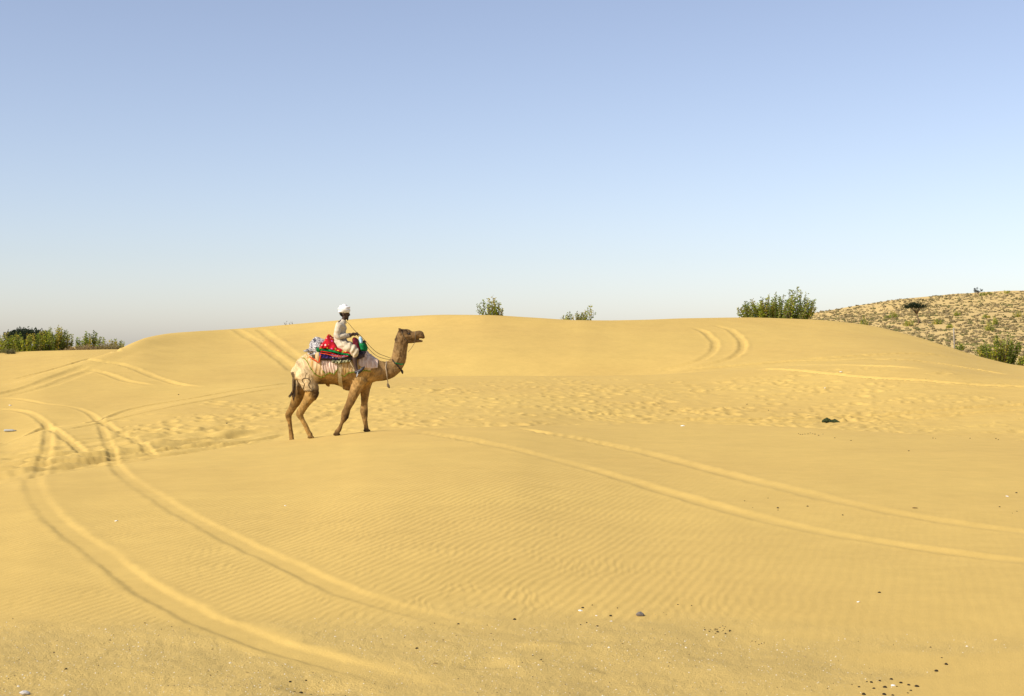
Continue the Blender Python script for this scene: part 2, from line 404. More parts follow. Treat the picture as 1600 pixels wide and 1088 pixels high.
# ------------------------------------------------------------------ ground sheet
def rows():
    a = np.linspace(0.05, 6.0, 26)[:-1]
    yy = np.linspace(HZ+2*FPX/6.0, HZ+2*FPX/30.5, 330); b = 2*FPX/(yy-HZ)
    c = np.linspace(30.5, 66, 270)[1:]
    d = np.linspace(66, 118, 170)[1:]
    e = np.geomspace(118, 9000, 60)[1:]
    return np.concatenate([a, b[:-1], [30.5], c, d, e])
R = rows()
tha = np.arctan((np.linspace(-120, 1720, 900)-800)/FPX)
out_r = np.geomspace(0.03, math.pi-tha[-1], 60)+tha[-1]
out_r[-1] = math.pi
out_l = -(np.geomspace(0.03, math.pi+tha[0], 60)-tha[0]); out_l = out_l[::-1]
TH = np.concatenate([out_l[1:], tha, out_r])
nr, nc = len(R), len(TH)
GX = (R[:, None]*np.sin(TH)[None]); GY = (R[:, None]*np.cos(TH)[None])
# rows are distances straight ahead inside the view, so that rows stay parallel to the crests
sc_ = 1/np.cos(np.clip(TH, -math.radians(38), math.radians(38)))
GX = GX*sc_[None]; GY = GY*sc_[None]
gx, gy = GX.ravel(), GY.ravel()
dzr, rip, loose, trk = relief(gx, gy)
gz = base(gx, gy)+dzr
i = np.arange(nr-1)[:, None]; j = np.arange(nc)[None]
j2 = (j+1) % nc
quads = np.stack([i*nc+j, i*nc+j2, (i+1)*nc+j2, (i+1)*nc+j], -1).reshape(-1, 4)
gme = mesh_np('desert_ground', np.stack([gx, gy, gz], 1), quads[:, ::-1] if False else quads)
attr(gme, 'ripple', rip); attr(gme, 'loose', loose)
ground = link('desert_ground', gme, M_sand); tag(ground, kind='structure')
if gme.polygons[len(gme.polygons)//2].normal.z < 0: gme.flip_normals()

# ------------------------------------------------------------------ scrub hill on the right
HILL = [(1000,520),(1100,506),(1200,497),(1275,487),(1350,477),(1420,467),(1500,461),(1600,456.5),(1750,452),(1950,452),(2300,470),(2700,500)]
def hill_h(X, Y):
    u = 800+FPX*X/Y
    yc = pchip1([h[0] for h in HILL], [h[1] for h in HILL], u)
    dn = 95.0; dc = 380.0
    t = np.clip((Y-dn)/(dc-dn), 0, 1)
    y0 = 592.0+0*u
    yy = y0+(yc-y0)*(0.74*t**0.55+0.26*t)      # rows climb towards the skyline
    z = CAMZ-(yy-HZ)/FPX*Y
    z = z-0.0009*np.clip(Y-dc, 0, 400)**2*0.6
    z -= 9*sstep(1130, 950, u)*0
    return z+1.0*fbm(X/26, Y/26, 77, 3)*sstep(0, .15, t)*(0.4+t)
hu = np.linspace(1000, 2650, 260); hy = np.concatenate([np.linspace(95, 385, 220), np.linspace(392, 560, 30)])
HY, HU = np.meshgrid(hy, hu, indexing='ij'); HX = (HU-800)/FPX*HY
hz = hill_h(HX.ravel(), HY.ravel())
edge = sstep(1000, 1090, HU.ravel()); hz = hz*edge+(-6)*(1-edge)
a, bcol = np.arange(len(hy)-1)[:, None], np.arange(len(hu)-1)[None]
hq = np.stack([a*len(hu)+bcol, a*len(hu)+bcol+1, (a+1)*len(hu)+bcol+1, (a+1)*len(hu)+bcol], -1).reshape(-1, 4)
hme = mesh_np('hill', np.stack([HX.ravel(), HY.ravel(), hz], 1), hq)
attr(hme, 'ripple', np.zeros(len(hz))); attr(hme, 'loose', np.full(len(hz), 0.1))
tag(link('hill', hme, sand_material((.61, .435, .165), 'hill_sand')), kind='structure')
def hill_spot(u, y):
    D = np.linspace(96, 384, 1500); X = (u-800)/FPX*D
    pr = HZ+FPX*(CAMZ-hill_h(X, D))/D
    k = np.nonzero(pr <= y)[0]; k = k[0] if len(k) else int(np.argmin(pr))
    return Vector((X[k], D[k], float(hill_h(X[k:k+1], D[k:k+1])[0])))

# ------------------------------------------------------------------ vegetation
def leaf_mat(name, transl=0.45):
    m = bpy.data.materials.new(name); m.use_nodes = True
    N = m.node_tree.nodes; L = m.node_tree.links; b = N['Principled BSDF']; out = N['Material Output']
    a = N.new('ShaderNodeAttribute'); a.attribute_name = 'tint'
    L.new(a.outputs['Color'], b.inputs['Base Color']); b.inputs['Roughness'].default_value = 0.7; b.inputs['Specular IOR Level'].default_value = 0.1
    t = N.new('ShaderNodeBsdfTranslucent'); L.new(a.outputs['Color'], t.inputs['Color'])
    mx = N.new('ShaderNodeMixShader'); mx.inputs[0].default_value = transl
    L.new(b.outputs[0], mx.inputs[1]); L.new(t.outputs[0], mx.inputs[2]); L.new(mx.outputs[0], out.inputs['Surface'])
    return m
M_leaf = leaf_mat('leaf'); M_dry = leaf_mat('dry_grass', 0.15)
M_bark = mat('bark', (0.16, 0.115, 0.07), 0.95, 0.1, 0.3, 20, 0.01, 60)
M_twig = mat('pale_twig', (0.33, 0.27, 0.17), 0.95, 0.1, 0.3, 20)

class Geo:
    def __init__(s): s.V = []; s.F = []; s.T = []; s.n = 0
    def add(s, V, F, tint=None):
        V = np.asarray(V, float); s.V.append(V); s.F.append(np.asarray(F, int)+s.n); s.n += len(V)
        s.T.append(np.tile(np.asarray(tint if tint is not None else (1, 1, 1), float), (len(V), 1)))
    def mesh(s, name, tint=True, smooth=False):
        me = mesh_np(name, np.concatenate(s.V), np.concatenate(s.F), smooth)
        if tint and len(me.vertices) == s.n: vcol(me, 'tint', np.concatenate(s.T))
        return me

def tube(P, r, sides=6, cap=True):
    """triangulated tube along points P with radii r"""
    P = np.asarray(P, float); r = np.broadcast_to(np.asarray(r, float), (len(P),))
    T = np.gradient(P, axis=0); T /= np.linalg.norm(T, axis=1)[:, None]+1e-12
    up = np.array([0, 0, 1.0]) if abs(T[0][2]) < 0.9 else np.array([1.0, 0, 0])
    V = []; n = np.cross(T[0], up); n /= np.linalg.norm(n)
    for k in range(len(P)):
        n = n-T[k]*(n@T[k]); n /= np.linalg.norm(n)+1e-12; b = np.cross(T[k], n)
        an = np.arange(sides)*2*math.pi/sides
        V.append(P[k]+r[k]*(np.cos(an)[:, None]*n+np.sin(an)[:, None]*b))
    V = np.concatenate(V); F = []
    for k in range(len(P)-1):
        for a in range(sides):
            b2 = (a+1) % sides; p, q, rr, s = k*sides+a, k*sides+b2, (k+1)*sides+b2, (k+1)*sides+a
            F += [(p, q, rr), (p, rr, s)]
    if cap:
        V = np.concatenate([V, [P[0]-T[0]*r[0]*0.4, P[-1]+T[-1]*r[-1]*0.4]]); e = len(V)-2; o = (len(P)-1)*sides
        for a in range(sides):
            b2 = (a+1) % sides; F += [(b2, a, e), (o+a, o+b2, e+1)]
    return V, np.array(F)

LEAF_F = np.array([(0, 1, 2), (0, 2, 3), (3, 2, 4), (0, 3, 5), (3, 4, 5)])
def leaf(G, p, d, nrm, ln, wd, tint):
    d = d/np.linalg.norm(d); s = np.cross(d, nrm); s /= np.linalg.norm(s)+1e-9; nn = np.cross(s, d)
    V = [p, p+d*ln*0.45+s*wd*0.5+nn*wd*0.18, p+d*ln*0.8+s*wd*0.30+nn*wd*0.1, p+d*ln*0.55, p+d*ln, p+d*ln*0.5-s*wd*0.5+nn*wd*0.18]
    G.add(V, LEAF_F, tint)

GREENS = np.array([(0.13, 0.185, 0.022), (0.19, 0.245, 0.03), (0.26, 0.28, 0.04), (0.09, 0.135, 0.025), (0.32, 0.28, 0.05), (0.21, 0.24, 0.07)])*np.array([1.45, 1.36, 1.0])
def shrub(base_p, width, height, stems, leaf_len, env, label, group=None, depth=None, tints=GREENS, dens=1.0, name='shrub', side=0.0, wander=0.10, first=0.22):
    """broad-leaved desert shrub: many upright shoots carrying pairs of leaves; env = heights across its width"""
    root = empty(name, base_p, label, 'shrub', group); G = Geo(); S = Geo(); depth = depth or width*0.6
    ex = [e[0] for e in env]; ey = [e[1] for e in env]
    for k in range(stems):
        for _ in range(30):
            sx, sy = rng.uniform(-1, 1), rng.uniform(-1, 1)
            if sx*sx+sy*sy < 1: break
        topx = sx*width/2; topy = sy*depth/2
        hh = height*np.interp(sx, ex, ey)*rng.uniform(0.55, 1.0)*(1-0.3*abs(sy))
        b0 = np.array([topx*rng.uniform(0.45, 0.72), topy*rng.uniform(.45, .7), -0.25])
        top = np.array([topx+side*hh, topy, hh]); md = 0.5*(b0+top)+np.array([topx*0.12, topy*0.12, 0.08*hh])
        t = np.linspace(0, 1, 7)[:, None]
        P = (1-t)**2*b0+2*t*(1-t)*md+t*t*top+rng.normal(0, wander*0.1*height, (7, 3))*t
        S.add(*tube(P, np.linspace(0.022, 0.007, 7)*max(1, height*0.5), 4))
        tb = tints[rng.integers(len(tints))]*rng.uniform(0.8, 1.2)
        L = np.linalg.norm(top-b0); nl = max(4, int(L/leaf_len*3.3*dens)); an = rng.uniform(0, 6.28)
        for q in range(nl):
            f = first+(1-first)*(q+0.5)/nl; pos = np.array([np.interp(f, t[:, 0], P[:, c]) for c in range(3)])
            ax = top-b0; ax /= np.linalg.norm(ax); an += 1.57+rng.normal(0, .3)
            e1 = np.cross(ax, [0.3, 1, 0.2]); e1 /= np.linalg.norm(e1); e2 = np.cross(ax, e1)
            for sg in (1, -1):
                d = sg*(math.cos(an)*e1+math.sin(an)*e2)+ax*rng.uniform(0.15, 0.9)
                ll = leaf_len*rng.uniform(0.65, 1.2)*(1.0-0.35*f)
                leaf(G, pos+rng.normal(0, .035, 3), d, rng.normal(0, 1, 3), ll*1.12, ll*0.66, tb*rng.uniform(0.78, 1.25))
    link('foliage', G.mesh('shrub_foliage'), M_leaf, root); link('stems', S.mesh('shrub_stems', False, True), M_bark, root)
    return root

def dry_bush(base_p, width, height, n, label, group=None, col=(0.30, 0.22, 0.11), name='dry_bush'):
    G = Geo()
    for k in range(n):
        a = rng.uniform(0, 6.28); rr = math.sqrt(rng.uniform(0, 1)); 
        b0 = np.array([math.cos(a)*rr*width*0.38, math.sin(a)*rr*width*0.22, -0.1])
        top = np.array([math.cos(a)*rr*width*0.5, math.sin(a)*rr*width*0.3, height*rng.uniform(0.45, 1)*(1-0.45*rr*rr)])+rng.normal(0, .07, 3)
        t = np.linspace(0, 1, 4)[:, None]; P = b0*(1-t)+top*t+rng.normal(0, .04, (4, 3))*t
        V, F = tube(P, np.linspace(0.012, 0.005, 4), 3, False); G.add(V, F, np.array(col)*rng.uniform(.6, 1.4))
        for q in range(5):
            f = rng.uniform(0.35, 1); p = np.array([np.interp(f, t[:, 0], P[:, c]) for c in range(3)])
            leaf(G, p, rng.normal(0, 1, 3)+np.array([0, 0, 0.6]), rng.normal(0, 1, 3), 0.09, 0.035, np.array(col)*rng.uniform(.6, 1.5))
    o = link(name, G.mesh(name), M_dry, None, base_p); return tag(o, label, 'bush', group)

def acacia(base_p, height, width, lean, label, tint=(0.03, 0.042, 0.02), clumps=60, flat=0.28, name='acacia_tree', group=None):
    root = empty(name, base_p, label, 'tree', group); S = Geo(); G = Geo()
    fork = np.array([lean*0.55*height, 0, height*0.45]); S.add(*tube([(0, 0, -0.3), (lean*0.12*height, 0, height*.15), (lean*.35*height, 0.03, height*.32), fork], [height*.042, height*.036, height*.031, height*.028], 7))
    cc = np.array([lean*height, 0, height*0.80])
    for k in range(11):
        a = k*2.4; rr = rng.uniform(0.35, 0.9)
        tip = cc+np.array([math.cos(a)*rr*width*.45, math.sin(a)*rr*width*.45, rng.uniform(-.06, .10)*height])
        S.add(*tube([fork-np.array([0, 0, .03*height]), fork*0.55+tip*0.45+np.array([0, 0, .02*height]), tip], [height*.02, height*.012, height*.005], 5))
    for k in range(clumps):
        for _ in range(40):
            p = rng.uniform(-1, 1, 3)
            if p@p < 1: break
        c = cc+p*np.array([width/2, width/2*0.9, height*flat])*np.array([1, 1, 0.75 if p[2] > 0 else .45]); tb = np.array(tint)*rng.uniform(.7, 1.35)
        for q in range(46):
            v = rng.normal(0, 1, 3); pos = c+v*np.array([.085, .085, .05])*width*0.55
            leaf(G, pos, rng.normal(0, 1, 3), rng.normal(0, 1, 3), .05*width*rng.uniform(.7, 1.3), .022*width, tb*rng.uniform(.8, 1.25))
    link('crown', G.mesh('acacia_crown'), M_leaf, root); link('trunk', S.mesh('acacia_trunk', False, True), M_bark, root)
    return root

def at(u, d, dz=0.0):
    X = (u-800)/FPX*d; return Vector((X, d, float(base(X, d)[0])+dz))
# shrubs along the back dune crest
shrub(at(768, 89.5, -0.1), 1.85, 1.65, 30, 0.17, [(-1, .55), (-.5, .9), (0, 1), (.5, .85), (.8, .5), (1, .3)], 'small sunlit shrub with sparse leaves on the dune crest behind the camel', wander=.25, dens=.55, first=.1)
shrub(at(901, 89.5, -0.1), 2.3, 1.4, 34, 0.16, [(-1, .25), (-.8, .35), (-.3, .60), (0.0, .62), (.25, .55), (.55, 1), (.8, 1), (1, .65)], 'low two-peaked shrub in the dip of the dune crest', wander=.2, dens=.6, first=.1)
shrub(at(1213, 98, -0.25), 5.6, 2.55, 150, 0.18, [(-1, .42), (-.9, .50), (-.7, .72), (-.5, .74), (-.38, .70), (-.2, .90), (.05, 1.0), (.25, 1.08), (.6, 1.02), (.8, .95), (1, .55)], 'broad green shrub with many upright shoots on the dune crest, the largest shrub', depth=3.0, dens=.75, wander=.12, first=.12)
# left group
g = 'shrubs on the far left sand'
shrub(at(14, 118), 2.7, 2.15, 55, 0.20, [(-1, .7), (0, .95), (.5, 1), (1, .8)], 'shrub at the far left edge with its crown cut by the frame', dens=.8, first=.1)
shrub(at(46, 117, -.2), 2.7, 2.0, 60, 0.20, [(-1, .8), (0, 1), (1, .8)], 'leafy shrub in front of the dark acacia', dens=.8, first=.08)
shrub(at(86, 118, -.1), 3.1, 2.5, 70, 0.20, [(-1, .7), (-.3, 1), (.3, 1), (.8, .8), (1, .5)], 'tall spiky green shrub right of the dark acacia', dens=.8, first=.08)
shrub(at(139, 118, 0), 2.5, 1.95, 42, 0.20, [(-1, .6), (-.3, .95), (.5, 1), (1, .7)], 'mid-sized shrub rising above pale dry brush', dens=.7, first=.2)
shrub(at(179, 118, 0), 1.9, 1.5, 22, 0.19, [(-1, .5), (0, 1), (1, .6)], 'smallest shrub of the left row, beside the dune shoulder', dens=.7, first=.2)
acacia(at(44, 134), 4.75, 4.8, 0.02, 'dark feathery acacia behind the left shrubs', clumps=80, flat=.20)
dry_bush(at(133, 116, -.05), 2.6, .62, 230, 'wide pale dry brush below the mid-sized shrub')
dry_bush(at(172, 116, -.05), 2.3, .80, 230, 'rounded pale dry brush against the dune shoulder', col=(.27, .22, .10))
dry_bush(at(107, 117, 0), 1.2, .35, 90, 'low dry brush between the two left shrubs')
dry_bush(at(10, 113, 0), 2.0, .40, 120, 'low olive brush under the leftmost shrub', col=(.17, .16, .06))
dry_bush(at(16, 111, 0), .9, .34, 70, 'tiny dark tuft on the sand below the leftmost shrub', col=(.12, .11, .05))
dry_bush(at(452, 98, .0), 1.0, .42, 16, 'few bare dry twigs poking over the dune crest', col=(.16, .13, .09), name='dry_twigs')

# right: shrubs at the dune foot, hill trees, post
shrub(at(1560, 84, -.1), 2.9, 1.95, 80, 0.17, [(-1, .55), (-.5, .8), (.1, 1), (.5, .95), (1, .7)], 'round leafy shrub standing behind the right end of the dune', dens=.7, first=.08)
shrub(at(1601, 79.5, -.1), 1.1, .95, 26, 0.16, [(-1, .6), (0, 1), (1, 1)], 'dark shrub cut by the right edge of the frame', dens=.8, first=.08)
acacia(hill_spot(1436, 506), 3.9, 4.2, -0.20, 'small flat-topped dark acacia leaning left on the scrub hill', clumps=60, flat=.17)
p = hill_spot(1528, 463.5)
acacia(p+Vector((0, 0, -.5)), 2.5, 2.5, 0.0, 'dark round tree on the hill skyline', tint=(.035, .045, .035), clumps=34, flat=.42)
hb = [(1538,462,2.4,1.5,'green bush right beside the dark skyline tree'),(1546,460,1.6,1.0,'small bush between two bushes on the hill skyline'),(1570,459,2.6,1.4,'rounded bush on the hill skyline near the right edge'),(1396,497,2.2,1.7,'green bush on the hill left of the flat-topped acacia'),(1386,499,1.8,1.0,'low green bush on the hill, far left of the acacia'),(1421,510,2.2,1.5,'green bush at the foot of the flat-topped acacia'),(1465,507,2.0,1.4,'green bush on the hill right of the flat-topped acacia'),(1484,513,1.2,1.0,'small green bush just above the post'),(1494,494,1.6,1.2,'pale green bush high on the hill above the post'),(1551,509,2.2,2.0,'taller green bush on the slope left of the right edge'),(1546,517,1.8,1.4,'green bush below the taller slope bush'),(1593,496,2.6,1.5,'green bush on the hill by the right edge'),(1541,497,1.5,1.0,'faint olive bush mid-slope'),(1498,548,1.2,1.2,'green bush at the foot of the post'),(1350,511,1.6,2.4,'thin pale tall bush at the hill foot beside the dune')]
for (u, y, w, h, lb) in hb:
    shrub(hill_spot(u, y)+Vector((0, 0, -.1)), w, h, 16, .24, [(-1, .6), (0, 1), (1, .6)], lb, 'green bushes scattered on the scrub hill', tints=GREENS*1.15, dens=.6, name='hill_bush')

# tussock cover of the hill: nobody could count it
G = Geo(); n = 0
while n < 6200:
    u = rng.uniform(1190, 1720); d = 112+(378-112)*rng.uniform(0, 1)**0.75
    X = (u-800)/FPX*d
    if d < 135 and rng.uniform() < .5: continue
    if fbm(np.array([X/9]), np.array([d/14]), 88, 3)[0] < rng.uniform(-.55, .12): continue
    z = float(hill_h(np.array([X]), np.array([d]))[0]); n += 1
    s = rng.uniform(.20, .46)*(1+.25*(d > 230)); tb = np.array([(.27, .20, .085), (.31, .23, .10), (.21, .165, .065), (.18, .17, .055), (.36, .27, .13)][rng.integers(5)])*rng.uniform(.75, 1.15)
    for q in range(9):
        a = rng.uniform(0, 6.28); o = np.array([math.cos(a), math.sin(a), 0]); sd = np.array([-o[1], o[0], 0])
        rr = s*rng.uniform(.35, 1); hh = s*rng.uniform(.55, 1.0)*(1.2-rr/s*.6); p0 = np.array([X, d, z-.05])+o*s*.12
        G.add([p0-sd*s*.26, p0+sd*s*.26, p0+o*rr*.7+np.array([0, 0, hh])+sd*s*.10, p0+o*rr+np.array([0, 0, hh*.55])], [(0, 1, 2), (0, 2, 3), (1, 3, 2)], tb*rng.uniform(.7, 1.3))
tag(link('scrub_grass', G.mesh('scrub_grass'), M_dry), 'dry tussock grass and low scrub covering the right hill', 'grass', kind='stuff')

# fence post
M_post = mat('weathered_post', (.30, .26, .20), .9, .2, .3, 6, .004, 30)
pp = at(1491, 92); t = tag(link('fence_post', None, None, None, None), None) if False else None
V, F = tube([(0.02, 0, -.4), (0.0, 0, .5), (-.02, 0, 1.0), (-.05, 0, 1.55)], [.055, .052, .05, .046], 8)
me = mesh_np('fence_post', V, F, True); tag(link('fence_post', me, M_post, None, (pp.x, pp.y, pp.z)), 'lone pale weathered post where the dune meets the scrub hill', 'post')

# ------------------------------------------------------------------ camel, rider and tack
# side-view sketch units: 332 per metre, x to the right, y down, ground near row 1011
CAM_X, CAM_Y = -4.045, 31.0
SK = 331.8
def sk(x, y, lat=0.0): return np.array([(x-370)/SK, lat, (1011-y)/SK])

def catmull(A, n):
    A = np.asarray(A, float); P = np.concatenate([[2*A[0]-A[1]], A, [2*A[-1]-A[-2]]]); out = []
    for i in range(1, len(P)-2):
        for t in np.linspace(0, 1, n, endpoint=False):
            p0, p1, p2, p3 = P[i-1], P[i], P[i+1], P[i+2]
            out.append(0.5*((2*p1)+(-p0+p2)*t+(2*p0-5*p1+4*p2-p3)*t*t+(-p0+3*p1-3*p2+p3)*t**3))
    out.append(A[-1]); return np.array(out)

def loft(bm, secs, n=4, sides=16, square=1.0):
    """secs: (x, y, lat, radius in the side plane, lateral radius) in sketch units; lat and radii also in sketch units"""
    S = catmull(secs, n)
    P = np.stack([(S[:, 0]-370)/SK, S[:, 2]/SK, (1011-S[:, 1])/SK], 1); rn = np.maximum(S[:, 3], 1)/SK; rl = np.maximum(S[:, 4], 1)/SK
    T = np.gradient(P, axis=0); T /= np.linalg.norm(T, axis=1)[:, None]
    rings = []
    def ring(p, t, a, b):
        l = np.array([0, 1.0, 0]); l = l-t*(l@t); l /= np.linalg.norm(l); nn = np.cross(t, l)
        return [bm.verts.new(p+nn*a*math.copysign(abs(math.cos(q))**square, math.cos(q))+l*b*math.copysign(abs(math.sin(q))**square, math.sin(q))) for q in np.arange(sides)*2*math.pi/sides]
    m = len(P)-1
    for f in (0.35, 0.75): rings.append(ring(P[0]-T[0]*rn[0]*0.8*(1-f**2), T[0], rn[0]*f, rl[0]*f))
    for k in range(len(P)): rings.append(ring(P[k], T[k], rn[k], rl[k]))
    for f in (0.75, 0.35): rings.append(ring(P[m]+T[m]*rn[m]*0.8*(1-f**2), T[m], rn[m]*f, rl[m]*f))
    for a, b in zip(rings, rings[1:]):
        for q in range(sides): bm.faces.new((a[q], a[(q+1) % sides], b[(q+1) % sides], b[q]))
    bm.faces.new(rings[0][::-1]); bm.faces.new(rings[-1])

def fuse(bm, name, voxel, smooth=4, fac=0.5):
    """one continuous skin over overlapping lofts"""
    bmesh.ops.recalc_face_normals(bm, faces=bm.faces)
    me = bpy.data.meshes.new(name+'_src'); bm.to_mesh(me); bm.free()
    o = bpy.data.objects.new(name+'_src', me); C.objects.link(o)
    r = o.modifiers.new('r', 'REMESH'); r.mode = 'VOXEL'; r.voxel_size = voxel; r.use_smooth_shade = True
    s = o.modifiers.new('s', 'SMOOTH'); s.factor = fac; s.iterations = smooth
    dg = bpy.context.evaluated_depsgraph_get(); dg.update()
    out = bpy.data.meshes.new_from_object(o.evaluated_get(dg)); out.name = name
    bpy.data.objects.remove(o); bpy.data.meshes.remove(me)
    out.polygons.foreach_set('use_smooth', np.ones(len(out.polygons), dtype=bool)); return out

def coords(me):
    a = np.empty(len(me.vertices)*3, dtype=np.float32); me.vertices.foreach_get('co', a); return a.reshape(-1, 3).astype(float)
def normals(me):
    a = np.empty(len(me.vertices)*3, dtype=np.float32); me.vertices.foreach_get('normal', a); return a.reshape(-1, 3).astype(float)
def setco(me, V): me.vertices.foreach_set('co', V.astype(np.float32).ravel()); me.update()
def n3(V, s, seed): return fbm(V[:, 0]*s+V[:, 1]*s*0.7, V[:, 2]*s-V[:, 1]*s*0.6, seed, 3)

def gfoot(x, lat):     # sketch row of the ground under a foot
    z = float(H(CAM_X+(x-370)/SK, CAM_Y+lat/SK)[0]); return 1011-z*SK

bm = bmesh.new()
# trunk, hump, neck
loft(bm, [(158,548,0,62,46),(196,536,0,98,86),(255,520,0,114,108),(335,506,0,122,124),(420,498,0,130,130),(505,506,0,140,126),(585,516,0,138,112),(660,520,0,112,92),(735,530,0,80,66),(800,530,0,68,54),(852,506,0,60,47),(884,464,0,54,43),(900,412,0,51,40),(910,350,0,49,37),(918,300,0,46,36),(940,270,0,40,34)], 5, 20)
loft(bm, [(330,420,0,50,70),(400,385,0,70,78),(470,400,0,60,74),(560,430,0,60,78),(650,450,0,62,70)], 4, 16)
# head: skull, muzzle, jaw
loft(bm, [(908,268,0,36,34),(945,272,0,43,38),(985,280,0,38,35),(1018,274,0,29,27),(1044,270,0,30,25),(1062,280,0,22,22),(1072,290,0,10,14)], 4, 14)
loft(bm, [(945,302,0,26,28),(985,312,0,20,23),(1020,314,0,14,18),(1046,316,0,10,15),(1062,317,0,7,12)], 4, 12)
# rear legs
def leg(pts, lat0, lat1, foot):
    """pts (x, y, r_side, r_lat); the last point's row is moved to rest on the sand"""
    g = gfoot(foot, lat1); last = pts[-1][1]+pts[-1][2]; d = g-last; n = len(pts); out = []
    for k, (x, y, a, b) in enumerate(pts):
        f = k/(n-1); out.append((x, y+d*sstep(0.35, 1.0, f), lat0+(lat1-lat0)*min(1, f*1.3), a, b))
    return out
NH = leg([(222,545,74,52),(248,612,60,50),(272,672,54,42),(256,722,42,34),(222,778,30,26),(187,836,29,23),(203,878,18,17),(228,924,17,16),(246,966,18,18),(262,990,19,20),(263,1002,14,22)], -62, -66, 262)
FH = leg([(205,560,70,50),(180,640,58,46),(158,705,46,40),(136,760,36,30),(108,812,27,24),(85,852,26,22),(92,894,17,17),(99,946,15,16),(105,990,17,18),(108,1012,18,20),(110,1022,13,22)], 62, 66, 108)
for L in (NH, FH): loft(bm, L, 4, 14)
# kneecap of the near hind leg
loft(bm, [(278,650,-64,34,34),(300,690,-66,28,28),(285,728,-66,22,24)], 4, 12)
# toes of the hind feet
for (x, lat) in ((263, -66), (110, 66)):
    g = gfoot(x, lat)
    for sd in (-11, 11): loft(bm, [(x-14,g-10,lat+sd,10,11),(x+4,g-10,lat+sd,11,12),(x+22,g-7,lat+sd*1.1,7,8)], 3, 10)
# front legs
NF = leg([(615,590,62,44),(598,640,46,38),(578,690,38,32),(554,745,31,27),(530,797,27,25),(514,838,30,28),(508,868,26,25),(490,906,14,15),(472,948,16,16),(456,976,18,19),(450,990,14,22)], -60, -58, 450)
FF = leg([(650,590,58,44),(646,650,40,36),(642,710,31,28),(638,765,26,24),(635,812,29,26),(636,842,27,26),(641,882,19,19),(646,918,16,16),(650,946,17,17),(655,962,16,20)], 60, 58, 655)
for L in (NF, FF): loft(bm, L, 4, 14)
for (x, lat) in ((450, -58), (655, 58)):
    g = gfoot(x, lat)
    for sd in (-11, 11): loft(bm, [(x-16,g-10,lat+sd,10,11),(x+4,g-11,lat+sd,12,12),(x+22,g-7,lat+sd*1.1,7,8)], 3, 10)
# chest pad and sheath
loft(bm, [(505,640,0,26,40),(535,655,0,20,34),(560,640,0,22,34)], 3, 12); loft(bm, [(378,630,0,12,14),(388,640,0,7,8)], 3, 8)
# tail
loft(bm, [(160,500,0,24,20),(142,545,-2,15,13),(134,600,-4,11,11),(131,650,-6,9,9),(128,690,-8,7,7)], 4, 10)
body = fuse(bm, 'camel_body', 0.0125, 5)
V = coords(body); Nn = normals(body)
X = V[:, 0]*SK+370; Yr = 1011-V[:, 2]*SK
# hollow flank, eye socket, nostril, mouth, shaggy nape
def dent(V, Nn, x, y, rx, ry, dep, lat=None):
    q = np.exp(-(((X-x)/rx)**2+((Yr-y)/ry)**2)); q = q*(np.abs(Nn[:, 1]) > .25)
    return V-Nn*(q*dep)[:, None]
V = dent(V, Nn, 335, 600, 38, 60, .03); V = dent(V, Nn, 972, 263, 14, 9, .012); V = dent(V, Nn, 1064, 268, 8, 5, .010); V = dent(V, Nn, 700, 560, 40, 30, .02)
V = V+Nn*(0.020*n3(V, 8, 5)+0.012*n3(V, 24, 6)*(1-.5*(Yr > 700)))[:, None]
neckfur = sstep(850, 870, X)*(1-sstep(905, 935, X))*(1-sstep(470, 520, Yr))*(Nn[:, 0] < 0.1)
V = V+Nn*(0.045*neckfur*np.clip(n3(V, 22, 8)+.25, 0, 1))[:, None]
setco(body, V)
# coat colour by region; some shade painted in on sides, belly and neck
cr, tan, brn, drk = np.array([.54, .40, .215]), np.array([.36, .215, .075]), np.array([.14, .075, .024]), np.array([.045, .025, .012])
def mixv(c, d, w): return c*(1-w)[:, None]+d[None]*w[:, None]
col = np.tile(tan, (len(V), 1))
rump = (1-sstep(300, 360, X))*(1-sstep(660, 685, Yr+6*n3(V, 14, 3)*2)); col = mixv(col, cr, rump*.9)
col = mixv(col, np.array([.34, .195, .055]), (1-sstep(420, 480, X))*sstep(660, 690, Yr)*.9); col = mixv(col, np.array([.23, .125, .035]), (V[:, 1] > 0.05)*(Yr > 640)*(X < 420)*.7)  # golden hind legs; the far one darkened as if shaded
col = mixv(col, brn, sstep(290, 340, X)*(1-sstep(530, 580, X))*sstep(560, 620, Yr)*.75)  # browner underside: hair tone with its shade painted in
col = mixv(col, brn, sstep(490, 540, X)*sstep(640, 700, Yr)*.40)
col = mixv(col, np.array([.215, .13, .052]), sstep(690, 790, X)*.9)  # brown neck hair, deepened in place of shade
col = mixv(col, np.array([.13, .075, .030]), sstep(880, 930, X)*(1-sstep(330, 380, Yr))*.75)  # dark head hair, deepened likewise for shade
for (x, y, rx, ry, w) in ((868, 292, 20, 34, .85), (1060, 300, 22, 10, .6), (1070, 270, 12, 8, .55), (968, 262, 15, 9, .8), (310, 690, 26, 38, .75), (524, 868, 18, 26, .8), (450, 990, 26, 20, .75), (655, 965, 26, 14, .6), (300, 705, 30, 40, .5), (655, 840, 14, 26, .6), (262, 1006, 24, 14, .45), (700, 430, 40, 30, .25), (160, 660, 26, 50, .55), (640, 960, 30, 16, .4), (915, 245, 30, 14, .8)):
    col = mixv(col, drk, w*np.exp(-(((X-x)/rx)**4+((Yr-y)/ry)**4)))
col = mixv(col, drk, sstep(0, 14, 150-X)*(Yr < 720)*(Yr > 540)*.85)
col *= (1+0.95*n3(V, 8, 31)+0.9*n3(V*np.array([1, 1, .5]), 34, 33))[:, None]; vcol(body, 'tint', np.clip(col, .01, 1))
